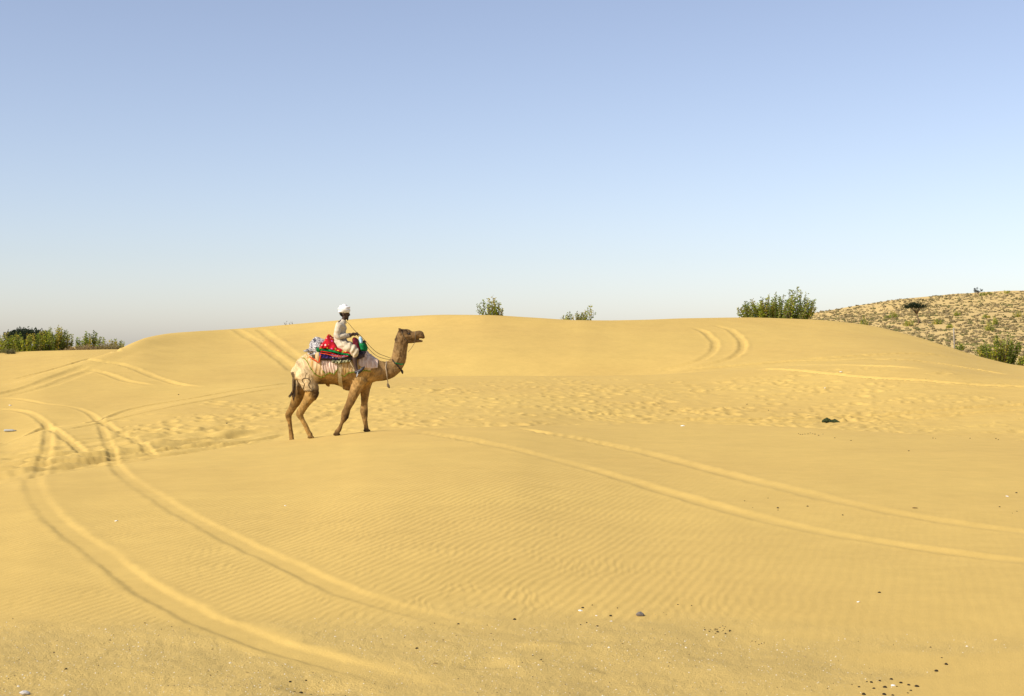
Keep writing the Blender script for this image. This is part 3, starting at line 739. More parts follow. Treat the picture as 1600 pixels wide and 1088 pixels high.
M_coat = mat('camel_coat', (1, 1, 1), .92, .12, .18, 60, .006, 110, 'tint')
cam_root = empty('camel', (CAM_X, CAM_Y, 0), 'tan dromedary camel walking to the right along the dune crest with a rider', 'camel')
TR = Matrix.Translation((CAM_X, CAM_Y, 0))
link('body', body, M_coat, cam_root)
bvh_body = BVHTree.FromPolygons([tuple(v) for v in V], [tuple(p.vertices) for p in body.polygons])

M_dark = mat('dark_hair', (.045, .028, .016), .95, .1, .3, 30, .006, 80)
M_eye = mat('eye', (.012, .008, .006), .15, .6)
M_hair2 = mat('brown_hair', (.12, .075, .035), .95, .1, .4, 30, .008, 90)
def lump(name, m, parent, pts, voxel=None, n=4, sides=10):
    b = bmesh.new(); loft(b, pts, n, sides); bmesh.ops.recalc_face_normals(b, faces=b.faces)
    me = bpy.data.meshes.new(name); b.to_mesh(me); b.free()
    me.polygons.foreach_set('use_smooth', np.ones(len(me.polygons), dtype=bool)); return link(name, me, m, parent)
for sd in (-1, 1):
    lump('ear', M_hair2, cam_root, [(914,248,sd*24,9,6),(905,236,sd*30,11,6),(897,226,sd*34,5,3)])
    lump('eye', M_eye, cam_root, [(964,262,sd*34,6,4),(972,262,sd*35,6,4)], sides=8)
# crown hair and tail tuft: bundles of strands
def strands(name, m, parent, seeds):
    G = Geo()
    for P, r in seeds: G.add(*tube(P, r, 5))
    return link(name, G.mesh(name, False, True), m, parent)
ss = []
for k in range(60):
    x = rng.uniform(915, 972); lat = rng.uniform(-24, 24); y = 240+max(0, (x-950))*.22+abs(lat)*.25
    p = sk(x, y+8, lat/SK); ss.append(([p, p+np.array([rng.normal(-.015, .02), rng.normal(0, .02), .035]), p+np.array([rng.normal(-.05, .03), rng.normal(0, .03), rng.uniform(.02, .06)])], [.013, .012, .004]))
strands('crown_hair', M_dark, cam_root, ss)
ss = []
for k in range(26):
    p = sk(140+rng.normal(0, 3), 560+k*5, -.02); q = np.array([rng.normal(-.02, .015), rng.normal(0, .015), -.16-.1*rng.uniform()])
    ss.append(([p, p+q*.5, p+q], [.012, .012, .004]))
for k in range(14):
    p = sk(126+rng.normal(0, 3), 680, -.02); e = sk(104+rng.normal(0, 5), 722+rng.normal(0, 8), -.03); ss.append(([p, (p+e)/2+[0, 0, -.01], e], [.012, .014, .004]))
strands('tail_tuft', M_dark, cam_root, ss)
# outline clipped and dyed into the thigh hair
def on_body(x, y, off=.004, side=-1):
    o = Vector(((x-370)/SK, side*1.5, (1011-y)/SK)); h = bvh_body.ray_cast(o, Vector((0, -side, 0)))
    return np.array(h[0])+np.array(h[1])*off if h[0] is not None else None
M_mark = mat('clipped_mark', (.09, .065, .035), .95, .1, .3, 30)
G = Geo()
def stroke(pts, r=.007):
    P = [on_body(*p) for p in catmull([(a, b) for a, b in pts], 5)]; P = [p for p in P if p is not None]
    if len(P) > 2:
        G = Geo(); G.add(*tube(P, r, 5)); link('clipped_mark', G.mesh('clipped_mark', False, True), M_mark, cam_root)
stroke([(213,662),(222,640),(226,622),(212,606),(210,594),(222,584),(242,582),(260,590),(268,606),(262,618),(255,628),(264,650),(276,660)])
stroke([(230,582),(232,570),(236,556),(242,545)], .004)
for a in range(0, 84, 14): stroke([(204+a, 672+2*math.sin(a)), (210+a, 674), (214+a, 672)], .009)

# --- cloths laid over the camel: cast in from outside onto what is already there
cover = [bvh_body]
def cast(x, y_axis, ang, start=0.62):
    """nearest covered surface seen from direction ang around the body axis (0 = top, -90 = near flank)"""
    ax = Vector(((x-370)/SK, 0, (1011-y_axis)/SK)); d = Vector((0, math.sin(ang), math.cos(ang)))
    best = None
    for b in cover:
        h = b.ray_cast(ax+d*start, -d, start)
        if h[0] is not None:
            q = (h[0]-ax).dot(d)
            if best is None or q > best[0]: best = (q, h[0])
    if best is None: return np.array(ax), np.array(d)
    return np.array(best[1]), np.array(d)

def drape(name, m, xs, near_drop, axis, nang=40, off=.012, thick=.012, fold=.012, ff=20, far_drop=None, seed=1, parent=None, hem=None, add=True, smooth=True):
    """closed cloth from sketch column xs[0] to xs[1]; near_drop(x) = angle in degrees it hangs down the near flank"""
    nx = 46; X0 = np.linspace(xs[0], xs[1], nx); top = []; 
    for a, x in enumerate(X0):
        nd = near_drop(x); fd = (far_drop or near_drop)(x); row = []
        for b in range(nang+1):
            ang = math.radians(-nd+(nd+fd)*b/nang); p, d = cast(x, axis(x), ang)
            edge = min(1, 0.35+abs(ang)/1.6)
            f = fold*edge*(math.sin(a*ff/nx*6.28+2.2*math.sin(b*.35+seed))+0.8*math.sin(a*ff*1.7/nx*6.28+b*.2+seed))*.6+fold*(hash2(np.array([a]), np.array([b]), seed)[0]-.5)*.5
            row.append((p+d*(off+max(-off*.6, f)), d))
        top.append(row)
    O = np.array([[r[0] for r in row] for row in top]); D = np.array([[r[1] for r in row] for row in top])
    if smooth:
        for _ in range(3):
            O[1:-1, 1:-1] = 0.5*O[1:-1, 1:-1]+0.125*(O[:-2, 1:-1]+O[2:, 1:-1]+O[1:-1, :-2]+O[1:-1, 2:])
    I = O-D*thick; n1, n2 = O.shape[:2]; Vv = np.concatenate([O.reshape(-1, 3), I.reshape(-1, 3)]); off2 = n1*n2; F = []
    for a in range(n1-1):
        for b in range(n2-1):
            p, q, r, s = a*n2+b, a*n2+b+1, (a+1)*n2+b+1, (a+1)*n2+b
            F += [(p, q, r), (p, r, s), (p+off2, r+off2, q+off2), (p+off2, s+off2, r+off2)]
    rim = [a*n2 for a in range(n1)]+[(n1-1)*n2+b for b in range(1, n2)]+[a*n2+n2-1 for a in range(n1-2, -1, -1)]+[b for b in range(n2-2, 0, -1)]
    for p, q in zip(rim, rim[1:]+rim[:1]): F += [(p, q, q+off2), (p, q+off2, p+off2)]
    me = mesh_np(name, Vv, F, True); o = link(name, me, m, parent); 
    if add: cover.append(BVHTree.FromPolygons([tuple(v) for v in O.reshape(-1, 3)], [f for f in F if max(f) < off2]))
    if parent is None: o.matrix_world = TR
    return o, O

def cloth_mat(name, c1, c2, scale=18, streak=True, bump=.006):
    m = bpy.data.materials.new(name); m.use_nodes = True; N = m.node_tree.nodes; L = m.node_tree.links; b = N['Principled BSDF']
    b.inputs['Roughness'].default_value = .95; b.inputs['Specular IOR Level'].default_value = .1
    tc = N.new('ShaderNodeTexCoord'); mp = N.new('ShaderNodeMapping'); mp.inputs['Scale'].default_value = (1, 1, .22 if streak else 1)
    nz = N.new('ShaderNodeTexNoise'); nz.inputs['Scale'].default_value = scale; nz.inputs['Detail'].default_value = 4
    L.new(tc.outputs['Object'], mp.inputs['Vector']); L.new(mp.outputs['Vector'], nz.inputs['Vector'])
    cr_ = N.new('ShaderNodeValToRGB'); cr_.color_ramp.elements[0].position = .38; cr_.color_ramp.elements[1].position = .62
    cr_.color_ramp.elements[0].color = (*c1, 1); cr_.color_ramp.elements[1].color = (*c2, 1)
    L.new(nz.outputs['Fac'], cr_.inputs[0]); L.new(cr_.outputs[0], b.inputs['Base Color'])
    bp = N.new('ShaderNodeBump'); bp.inputs['Distance'].default_value = bump; L.new(nz.outputs['Fac'], bp.inputs['Height']); L.new(bp.outputs['Normal'], b.inputs['Normal'])
    return m
M_buff = cloth_mat('buff_cloth', (.42, .25, .075), (.62, .46, .26)); M_pink = cloth_mat('pale_pink_cloth', (.56, .38, .28), (.74, .58, .46), 22)
M_hem = mat('green_hem', (.17, .26, .03), .9, .1, .35, 30)
M_strap = mat('woven_strap', (.46, .36, .20), .9, .1, .2, 40, .003, 200)
def hem_of(O, name, parent, lo=0, r=.009):
    """braid sewn along the near lower edge, and the far one"""
    for edge in (O[lo:, 0], O[lo:, -1]):
        G = Geo(); G.add(*tube(edge, r, 6)); link(name, G.mesh(name, False, True), M_hem, parent)

axis = lambda x: 500+0*x
t = empty('flank_cloth', (CAM_X, CAM_Y, 0), 'pale buff cloth with green hem hanging over the camel\'s hindquarters and flank', 'cloth')
_, O = drape('cloth', M_buff, (196, 372), lambda x: float(np.interp(x, [196, 235, 275, 310, 345, 372], [34, 62, 98, 118, 128, 122])), axis, 44, .012, .010, .020, 7, parent=t, seed=2)
hem_of(O, 'hem', t, 2)
t = empty('belly_cloth', (CAM_X, CAM_Y, 0), 'pinkish white cloth with wavy green hem behind the girth strap', 'cloth')
_, O = drape('cloth', M_pink, (352, 468), lambda x: float(np.interp(x, [352, 380, 410, 440, 468], [92, 116, 108, 114, 96])), axis, 40, .016, .010, .024, 6, parent=t, seed=5)
hem_of(O, 'hem', t, 4)
t = empty('shoulder_cloth', (CAM_X, CAM_Y, 0), 'buff cloth with green hem draped over the camel\'s shoulder under the stirrup', 'cloth')
_, O = drape('cloth', M_buff, (492, 700), lambda x: float(np.interp(x, [492, 510, 540, 600, 660, 700], [116, 122, 110, 108, 106, 112])), axis, 44, .014, .010, .016, 9, parent=t, seed=8)
hem_of(O, 'hem', t, 0)
t, O = drape('withers_cloth', M_pink, (612, 748), lambda x: float(np.interp(x, [612, 650, 700, 748], [70, 80, 82, 74])), lambda x: 525, 36, .014, .010, .012, 4, seed=11)
tag(t, 'faded pink cloth covering the camel\'s withers in front of the rider', 'cloth')
t, O = drape('girth_strap', M_strap, (466, 494), lambda x: 178, lambda x: 510, 60, .010, .008, 0, 3, seed=3, add=False)
tag(t, 'broad pale girth strap passing down round the camel\'s belly', 'strap')

# --- saddle: two padded arches on a dark frame, pommels, stirrups
M_wood = mat('saddle_wood', (.075, .04, .02), .6, .3, .3, 20); M_pad = mat('dark_saddle_pad', (.05, .035, .035), .9, .1, .4, 20, .004, 60)
M_green = cloth_mat('green_cloth', (.006, .12, .035), (.015, .24, .06), 22, False); M_red = None
def red_dots():
    m = bpy.data.materials.new('dotted_red_cloth'); m.use_nodes = True; N = m.node_tree.nodes; L = m.node_tree.links; b = N['Principled BSDF']
    b.inputs['Roughness'].default_value = .85; b.inputs['Specular IOR Level'].default_value = .15
    tc = N.new('ShaderNodeTexCoord'); mp = N.new('ShaderNodeMapping'); mp.inputs['Scale'].default_value = (1, .6, 1)
    L.new(tc.outputs['Object'], mp.inputs['Vector'])
    v = N.new('ShaderNodeTexVoronoi'); v.inputs['Scale'].default_value = 13; v.inputs['Randomness'].default_value = .5; L.new(mp.outputs['Vector'], v.inputs['Vector'])
    lt = N.new('ShaderNodeMath'); lt.operation = 'LESS_THAN'; lt.inputs[1].default_value = .27; L.new(v.outputs['Distance'], lt.inputs[0])
    sep = N.new('ShaderNodeSeparateColor'); L.new(v.outputs['Color'], sep.inputs[0])
    rp = N.new('ShaderNodeValToRGB'); rp.color_ramp.interpolation = 'CONSTANT'
    e = rp.color_ramp.elements; e[0].color = (.75, .55, .03, 1); e[1].position = .33; e[1].color = (.75, .10, .38, 1)
    k = e.new(.62); k.color = (.30, .48, .06, 1); k = e.new(.82); k.color = (.8, .5, .45, 1)
    L.new(sep.outputs[0], rp.inputs[0])
    mx = N.new('ShaderNodeMix'); mx.data_type = 'RGBA'; mx.inputs[6].default_value = (.46, .010, .018, 1)
    L.new(lt.outputs[0], mx.inputs[0]); L.new(rp.outputs[0], mx.inputs[7]); L.new(mx.outputs[2], b.inputs['Base Color']); return m
M_red = red_dots()
M_plainred = cloth_mat('red_cloth', (.42, .012, .012), (.62, .03, .02), 16, False); M_blue = cloth_mat('violet_cloth', (.022, .016, .09), (.07, .045, .19), 20, False)
M_white = cloth_mat('grey_print_cloth', (.06, .05, .06), (.56, .53, .49), 30, False); M_lilac = cloth_mat('lilac_cloth', (.16, .15, .30), (.42, .38, .45), 20, False)
M_orange = mat('orange_braid', (.60, .07, .02), .9, .1, .3, 30)
M_steel = mat('steel', (.45, .45, .47), .35, .5)

def arch(name, m, xs, top, bot, wt, wb, thick=.02, fold=.012, parent=None, label=None, cat='cloth', seed=1, n=30, na=26):
    """cloth hung saddle-wise: ridge rows top(x), lower edge rows bot(x) on both sides, half-widths wt at the ridge and wb below (sketch units)"""
    X0 = np.linspace(xs[0], xs[1], n); O = np.zeros((n, na, 3)); D = np.zeros((n, na, 3))
    for a, x in enumerate(X0):
        yt, yb = top(x), bot(x); w1 = wt(x) if callable(wt) else wt; w2 = wb(x) if callable(wb) else wb
        for b in range(na):
            q = -1+2*b/(na-1); e = abs(q)
            wx = w2*math.sin(min(1, e*1.15)*math.pi/2)+(w1-w2)*0; y = yt+(yb-yt)*(e**1.7)
            f = fold*(math.sin(a*1.15+2*math.sin(b*.6+seed))+.7*math.sin(a*.55+b*.5+seed*2))*min(1, .25+e)
            p = sk(x, y, math.copysign(wx, q)/SK); d = np.array([0, math.copysign(.85, q)*min(1, e*1.3), .35+1-e]); d /= np.linalg.norm(d)
            O[a, b] = p+d*f; D[a, b] = d
    I = O-D*thick; Vv = np.concatenate([O.reshape(-1, 3), I.reshape(-1, 3)]); o2 = n*na; F = []
    for a in range(n-1):
        for b in range(na-1):
            p, q, r, s = a*na+b, a*na+b+1, (a+1)*na+b+1, (a+1)*na+b; F += [(p, q, r), (p, r, s), (p+o2, r+o2, q+o2), (p+o2, s+o2, r+o2)]
    rim = [a*na for a in range(n)]+[(n-1)*na+b for b in range(1, na)]+[a*na+na-1 for a in range(n-2, -1, -1)]+[b for b in range(na-2, 0, -1)]
    for p, q in zip(rim, rim[1:]+rim[:1]): F += [(p, q, q+o2), (p, q+o2, p+o2)]
    o = link(name, mesh_np(name, Vv, F, True), m, parent)
    if label: o.matrix_world = TR; tag(o, label, cat)
    return o
I_ = lambda xs, ys: (lambda x: float(np.interp(x, xs, ys)))
sd = empty('camel_saddle', (CAM_X, CAM_Y, 0), 'dark two-seat camel saddle under the rider with green front cushion', 'saddle')
arch('pad', M_pad, (300, 660), I_([300, 380, 470, 560, 660], [415, 350, 372, 372, 385]), I_([300, 350, 450, 520, 600, 660], [430, 448, 452, 456, 446, 425]), 0, 142, .04, .006, sd, seed=4)
lump('pommel', M_wood, sd, [(632,400,0,16,40),(640,345,0,13,26),(646,318,0,11,11)])
lump('cantle', M_wood, sd, [(385,400,0,16,46),(386,320,0,12,30),(388,275,0,9,9)])
lump('front_cushion', M_green, sd, [(606,330,0,26,60),(628,350,0,34,84),(640,380,0,30,92)], sides=14)
lump('red_pad', cloth_mat('maroon_cloth', (.07, .008, .012), (.16, .02, .025), 18, False), sd, [(572,300,0,16,60),(590,335,0,30,92),(606,385,0,34,108)], sides=14)
lump('cushion_tie', cloth_mat('pale_blue_cloth', (.25, .45, .55), (.55, .65, .68), 20, False), sd, [(618,292,-30,10,16),(622,305,-40,14,20),(628,330,-60,10,14)])
for lat in (-150, 150):
    G = Geo()
    G.add(*tube([sk(552, 440, lat*.9/SK), sk(566, 480, lat/SK), sk(600, 536, lat*1.02/SK)], [.012, .011, .010], 6)); link('stirrup_strap', G.mesh('stirrup_strap', False, True), M_strap, sd)
    G = Geo(); a = np.linspace(0, 2*math.pi, 15); c = sk(612, 552, lat*1.02/SK)
    G.add(*tube([c+np.array([.02*math.sin(q), .075*math.cos(q), .06*math.sin(q)]) for q in a], .009, 6, False)); link('stirrup', G.mesh('stirrup', False, True), M_steel, sd)
arch('violet_blanket', M_blue, (338, 470), I_([338, 400, 470], [380, 378, 396]), I_([338, 360, 420, 470], [418, 436, 440, 446]), 0, 152, .03, .010, None, 'violet blue blanket folded under the red quilt', seed=3)
arch('lilac_blanket', M_lilac, (430, 545), I_([430, 545], [392, 402]), I_([430, 480, 545], [436, 440, 424]), 0, 154, .02, .010, None, 'pale lilac striped blanket showing below the green cloth beside the rider', seed=6)
arch('checked_blanket', cloth_mat('dull_print_cloth', (.05, .05, .03), (.42, .40, .22), 30, False), (428, 560), I_([428, 560], [425, 432]), I_([428, 470, 560], [470, 476, 462]), 0, 150, .02, .010, None, 'dull yellow and black print blanket at the bottom of the saddle pile', seed=9)
arch('green_cloth', M_green, (318, 560), I_([318, 345, 440, 500, 560], [358, 350, 355, 372, 386]), I_([318, 345, 380, 440, 500, 560], [384, 386, 388, 396, 410, 420]), 0, 158, .02, .012, None, 'bright green cloth along the lower edge of the red quilt', seed=12)
arch('red_quilt', M_red, (340, 572), I_([340, 356, 378, 390, 402, 430, 460, 500, 540, 572], [352, 318, 280, 262, 276, 300, 332, 362, 384, 398]), I_([340, 380, 420, 470, 520, 572], [374, 366, 372, 388, 400, 410]), 0, 162, .02, .012, None, 'red quilt with coloured dots peaked over the rear saddle horn', seed=15)
def cord(name, pts, r, m, label=None, cat=None, parent=None, n=6, sides=6):
    P = catmull([sk(a, b, c/SK) for a, b, c in pts], n); G = Geo(); G.add(*tube(P, r, sides)); o = link(name, G.mesh(name, False, True), m, parent)
    if label: o.matrix_world = TR; tag(o, label, cat)
    return o
cord('red_braid', [(348,402,-162),(400,410,-164),(450,424,-162),(498,430,-158)], .011, M_orange, 'orange red braid hanging across the violet blanket', 'braid')
cord('striped_braid', [(352,388,-166),(420,400,-166),(480,420,-164),(545,424,-160)], .010, M_plainred, 'thin red stripe of braid just below the green cloth', 'braid')
cord('tassel_cord', [(262,428,-110),(300,448,-134),(334,468,-146),(342,448,-152),(350,414,-158)], .012, M_orange, 'orange cord dropping in a V from the rolled bundle', 'cord')
b_ = empty('bedding_bundle', (CAM_X, CAM_Y, 0), 'grey and white patterned cloth bundle tied behind the red quilt', 'bundle')
b0 = bmesh.new(); loft(b0, [(270,392,-70,26,60),(300,362,-40,40,90),(330,350,0,42,110),(346,372,40,36,90)], 4, 14); loft(b0, [(288,372,-90,34,40),(330,370,-110,32,36)], 4, 12); loft(b0, [(282,408,-90,24,34),(340,412,-118,26,30)], 4, 12)
me = fuse(b0, 'bundle', .018, 3); Vb = coords(me); Vb += normals(me)*(.05*n3(Vb, 16, 3)+.02*n3(Vb, 40, 4))[:, None]; setco(me, Vb); link('roll', me, M_white, b_)
lump('loose_end', M_white, b_, [(282,388,-116,14,20),(256,384,-122,14,16),(234,388,-124,8,8),(222,384,-124,3,4)])
lump('pointed_fold', mat('dark_grey_cloth', (.07, .07, .09), .8, .2, .3, 20), b_, [(304,330,-60,14,10),(294,312,-62,10,8),(284,302,-64,3,3)])
lump('pale_fold', M_buff, b_, [(330,410,-130,26,20),(326,440,-140,18,14),(330,460,-144,6,6)])
lump('green_fold', M_green, b_, [(312,352,-104,10,14),(322,372,-122,16,14),(328,392,-132,10,10)])

# --- collar, halter, lead rope
M_rope = mat('grey_rope', (.16, .12, .075), .9, .1, .3, 60); M_black = mat('dark_strap', (.035, .028, .025), .7, .2)
def neck_ring(pts_near, r, m, name, parent):
    """band round the neck through near-side sketch points, hugging the skin"""
    near = [on_body(x, y, .010, -1) for x, y in pts_near]; far = [on_body(x, y, .010, 1) for x, y in pts_near]
    near = [p for p in near if p is not None]; far = [p for p in far if p is not None][::-1]
    G = Geo(); P = np.array(near+far+near[:1]); G.add(*tube(catmull(P, 3), r, 6, False)); return link(name, G.mesh(name, False, True), m, parent)
nc_ = empty('neck_collar', (CAM_X, CAM_Y, 0), 'dark collar band with a tassel low on the camel\'s neck', 'collar')
neck_ring([(852,452),(870,472),(890,496),(908,520),(916,530)], .014, M_black, 'band', nc_)
neck_ring([(868,470),(890,478),(912,482),(928,480)], .010, M_green, 'bead_string', nc_)
lump('tassel', M_black, nc_, [(916,530,-8,9,10),(920,542,-8,8,9),(922,552,-8,3,3)])
cord('bead', [(902,482,-34),(910,484,-30),(924,481,-22)], .016, cloth_mat('turquoise', (.02, .30, .16), (.10, .45, .28), 20, False), parent=nc_)
hp = empty('hanging_rope', (CAM_X, CAM_Y, 0), 'frayed pale rope looped over the neck and hanging with a knot', 'rope')
near = [on_body(x, y, .012) for x, y in ((806,478),(804,500),(806,525),(810,552),(812,575))]
G = Geo(); G.add(*tube(catmull(np.array([sk(804,462,0), *[p for p in near if p is not None], sk(816,606,-30/SK), sk(818,630,-28/SK)]), 4), .010, 6)); link('rope', G.mesh('rope', False, True), mat('pale_rope', (.42, .33, .22), .9, .1, .3, 60), hp)
lump('knot', M_rope, hp, [(816,626,-28,7,8),(820,640,-28,10,10),(828,652,-26,5,6)])
hl = empty('halter', (CAM_X, CAM_Y, 0), 'thin rope halter round the camel\'s muzzle and jaw', 'halter')
neck_ring([(1018,250),(1016,270),(1014,292),(1012,312)], .007, M_rope, 'noseband', hl)
cord('jaw_rope', [(1012,318,-16),(1004,338,-20),(985,368,-26),(962,395,-36)], .005, M_rope, parent=hl)
neck_ring([(916,248),(926,275),(944,302),(956,322)], .007, M_rope, 'cheek_band', hl)

# ------------------------------------------------------------------ the rider
M_skin = mat('dark_skin', (.060, .032, .020), .6, .3, .15, 20, .002, 80)
M_shirt = cloth_mat('cream_cotton', (.50, .42, .30), (.60, .52, .39), 10, False, .004); M_trouser = cloth_mat('cream_cotton_wrap', (.46, .37, .24), (.57, .48, .34), 10, False, .006)
M_turban = cloth_mat('white_cotton', (.74, .72, .68), (.82, .80, .77), 14, False, .006); M_shoe = mat('black_shoe', (.022, .022, .026), .5, .4, .2, 20)
per = empty('person', (CAM_X+.42, CAM_Y, 1.9), 'camel rider in cream clothes and a white turban holding the reins', 'person')
pinv = Matrix.Translation((-.42, 0, -1.9))
def plink(name, me, m, parent=per):
    me.transform(pinv); return link(name, me, m, parent)
bm = bmesh.new()
# torso, neck, head with face
loft(bm, [(458,352,0,40,58),(456,300,0,36,50),(466,245,0,38,56),(474,200,0,34,62),(484,178,0,22,34),(495,160,0,16,17),(500,140,0,16,17)], 4, 14)
loft(bm, [(494,118,0,32,24),(502,96,0,36,27),(504,78,0,28,24)], 4, 14)                      # skull
loft(bm, [(512,122,0,18,20),(516,140,0,16,17),(520,154,0,9,10)], 3, 12)                      # face to chin
loft(bm, [(528,112,0,6,6),(537,124,0,6,6),(536,130,0,5,7)], 3, 8)                            # nose
loft(bm, [(526,138,0,6,8),(528,145,0,5,7)], 3, 8); loft(bm, [(524,106,0,6,16),(526,108,0,5,15)], 3, 8)   # lips, brow
for s in (-1, 1): loft(bm, [(496,116,s*26,9,4),(498,130,s*26,6,3)], 3, 8)                    # ears
# arms: shoulder, elbow, wrist
ARM = lambda s, dx, dy: [(470,200,s*58,20,18),(462,232,s*74,17,16),(456,270,s*82,15,15),(466,286,s*82,14,14),(500,282+dy*.4,s*66,13,12),(532+dx*.6,274+dy,s*44,10,9),(548+dx,270+dy,s*36,9,10)]
for s, dx, dy in ((-1, 0, 0), (1, 14, -2)):
    loft(bm, ARM(s, dx, dy), 4, 12)
    hx, hy, hl_ = 556+dx, 269+dy, s*32
    loft(bm, [(548+dx,270+dy,hl_,9,12),(560+dx,268+dy,hl_,9,14),(570+dx,268+dy,hl_,8,13)], 3, 10)      # palm
    for k, (ln, w) in enumerate(((20, 4.2), (23, 4.4), (21, 4.2), (16, 3.8))):
        l = hl_+(k-1.5)*7.5
        loft(bm, [(568+dx,266+dy,l,w,w),(568+dx+ln*.6,264+dy,l,w,w),(568+dx+ln*.75,272+dy,l,w*.95,w*.95),(568+dx+ln*.45,279+dy,l,w*.85,w*.85)], 3, 8)
    loft(bm, [(554+dx,266+dy,hl_-s*-10,4.5,4.5),(566+dx,258+dy,hl_-s*-14,4.6,4.6),(578+dx,258+dy,hl_-s*-10,4,4)], 3, 8)   # thumb
# legs: hip, knee, ankle, foot
LEG = lambda s: [(452,348,s*60,34,36),(500,358,s*104,32,32),(548,366,s*134,28,27),(582,380,s*146,23,22),(590,410,s*148,18,18),(592,450,s*150,17,17),(598,490,s*152,12,12),(604,518,s*154,10,11)]
for s in (-1, 1):
    loft(bm, LEG(s), 4, 14); loft(bm, [(602,524,s*154,13,13),(616,530,s*155,13,15),(640,522,s*157,9,15),(656,514,s*158,6,11)], 3, 12)
skin = fuse(bm, 'body', .0075, 3); plink('body', skin, M_skin)
# shirt with sleeves
bm = bmesh.new()
loft(bm, [(462,366,0,44,70),(462,330,0,44,64),(462,290,0,41,58),(470,245,0,43,62),(476,205,0,40,70),(484,184,0,28,46),(492,168,0,20,24)], 4, 16)
for s, dx, dy in ((-1, 0, 0), (1, 14, -2)):
    A = ARM(s, dx, dy)[:-1]; loft(bm, [(x, y, l, a+7, b+7) for x, y, l, a, b in A], 4, 12)
loft(bm, [(478,330,0,50,78),(500,350,0,40,92),(516,360,0,30,94)], 3, 14)                     # skirt of the shirt in the lap
me = fuse(bm, 'shirt', .011, 3); Vv = coords(me); nn = normals(me)
wr = .016*n3(Vv*np.array([1.0, 1, 1.6]), 13, 41)+.010*np.sin(Vv[:, 2]*46+Vv[:, 0]*30+6*n3(Vv, 5, 42))*np.clip(n3(Vv, 6, 44)+.4, 0, 1)
setco(me, Vv+nn*wr[:, None]); plink('shirt', me, M_shirt)
# wrapped trousers to just below the knee
bm = bmesh.new()
for s in (-1, 1):
    L = LEG(s); loft(bm, [(438,352,s*40,44,44)]+[(x, y, l, a+10, b+10) for x, y, l, a, b in L[:4]]+[(590,398,s*148,31,30),(594,412,s*148,33,31)], 4, 14)
loft(bm, [(440,350,-60,36,30),(440,348,60,36,30)], 4, 12)
me = fuse(bm, 'trousers', .011, 2); Vv = coords(me); nn = normals(me)
wr = .024*n3(Vv*np.array([1.5, 1, .8]), 12, 51)+.012*np.sin(Vv[:, 0]*42-Vv[:, 2]*26+7*n3(Vv, 5, 52))
setco(me, Vv+nn*wr[:, None]); plink('trousers', me, M_trouser)
# turban: rolls wound round the head
bm = bmesh.new(); loft(bm, [(497,100,0,38,35),(499,82,0,40,36),(500,66,0,26,24)], 4, 14)
a = np.linspace(0, 2*math.pi, 19)[:-1]
for (cx, cy, rx, rl, tilt, th) in ((497,98,34,31,.16,9),(498,88,37,33,-.14,10),(499,79,35,31,.18,10),(498,70,26,24,-.20,9),(500,96,33,30,-.30,8)):
    ring = [(cx+rx*math.cos(q), cy-tilt*rx*math.cos(q), rl*math.sin(q)) for q in a]
    for k in range(len(ring)):
        p, q = ring[k], ring[(k+1) % len(ring)]
        loft(bm, [(p[0], p[1], p[2], th, th), ((p[0]+q[0])/2, (p[1]+q[1])/2, (p[2]+q[2])/2, th, th), (q[0]+.01, q[1]+.01, q[2], th, th)], 1, 6)
loft(bm, [(494,64,-4,10,10),(490,56,-4,6,7)], 3, 8)
me = fuse(bm, 'turban', .008, 2); plink('turban', me, M_turban)
M_hair = mat('black_hair', (.012, .010, .010), .8, .2)
def plump(name, m, pts, n=4, sides=10):
    o = lump(name, m, per, pts, n=n, sides=sides); o.data.transform(pinv); return o
plump('hair', M_hair, [(476,108,0,14,25),(478,122,0,12,23),(484,136,0,6,18)], sides=12)
plump('beard', M_hair, [(520,147,0,8,12),(523,155,0,7,10),(522,166,0,4,5)], sides=10)
plump('moustache', M_hair, [(529,135,-9,3,4),(532,134,0,4,4),(529,135,9,3,4)], sides=8)
for s in (-1, 1):
    plump('eye', mat('eye_white', (.35, .32, .28), .3, .5) if s < 0 else bpy.data.materials['eye_white'], [(524,113,s*9,2.6,3),(526,113,s*9.5,2.6,3)], sides=8)
    plump('collar', M_shirt, [(486,168,s*18,6,9),(500,170,s*17,7,7),(512,186,s*10,5,4)], sides=8)
    sh = bmesh.new(); loft(sh, [(598,536,s*154,13,14),(612,538,s*155,15,17),(634,526,s*157,13,18),(652,510,s*158,9,14),(664,498,s*158,3,5)], 4, 12)
    me = fuse(sh, 'shoe', .009, 2); plink('shoe', me, M_shoe)

# --- reins from the rider's hands to the collar
M_rein = mat('rein_cord', (.10, .075, .04), .9, .1, .3, 60)
cord('rein', [(590,268,-30),(640,318,-36),(690,382,-40),(740,424,-46),(800,444,-50),(852,452,-46)], .006, M_rein, 'rein sagging from the rider\'s near hand to the collar, lower of the two', 'rein')
cord('rein', [(604,266,30),(640,305,34),(690,362,38),(740,404,44),(800,428,44),(850,446,40)], .006, M_rein, 'rein sagging from the rider\'s far hand to the collar, upper of the two', 'rein')
cord('cord', [(512,172,-22),(530,184,-26),(566,226,-28),(600,262,-28),(640,310,-28),(664,345,-30)], .005, M_rein, 'thin cord running from the rider\'s chest down past his hands', 'cord')

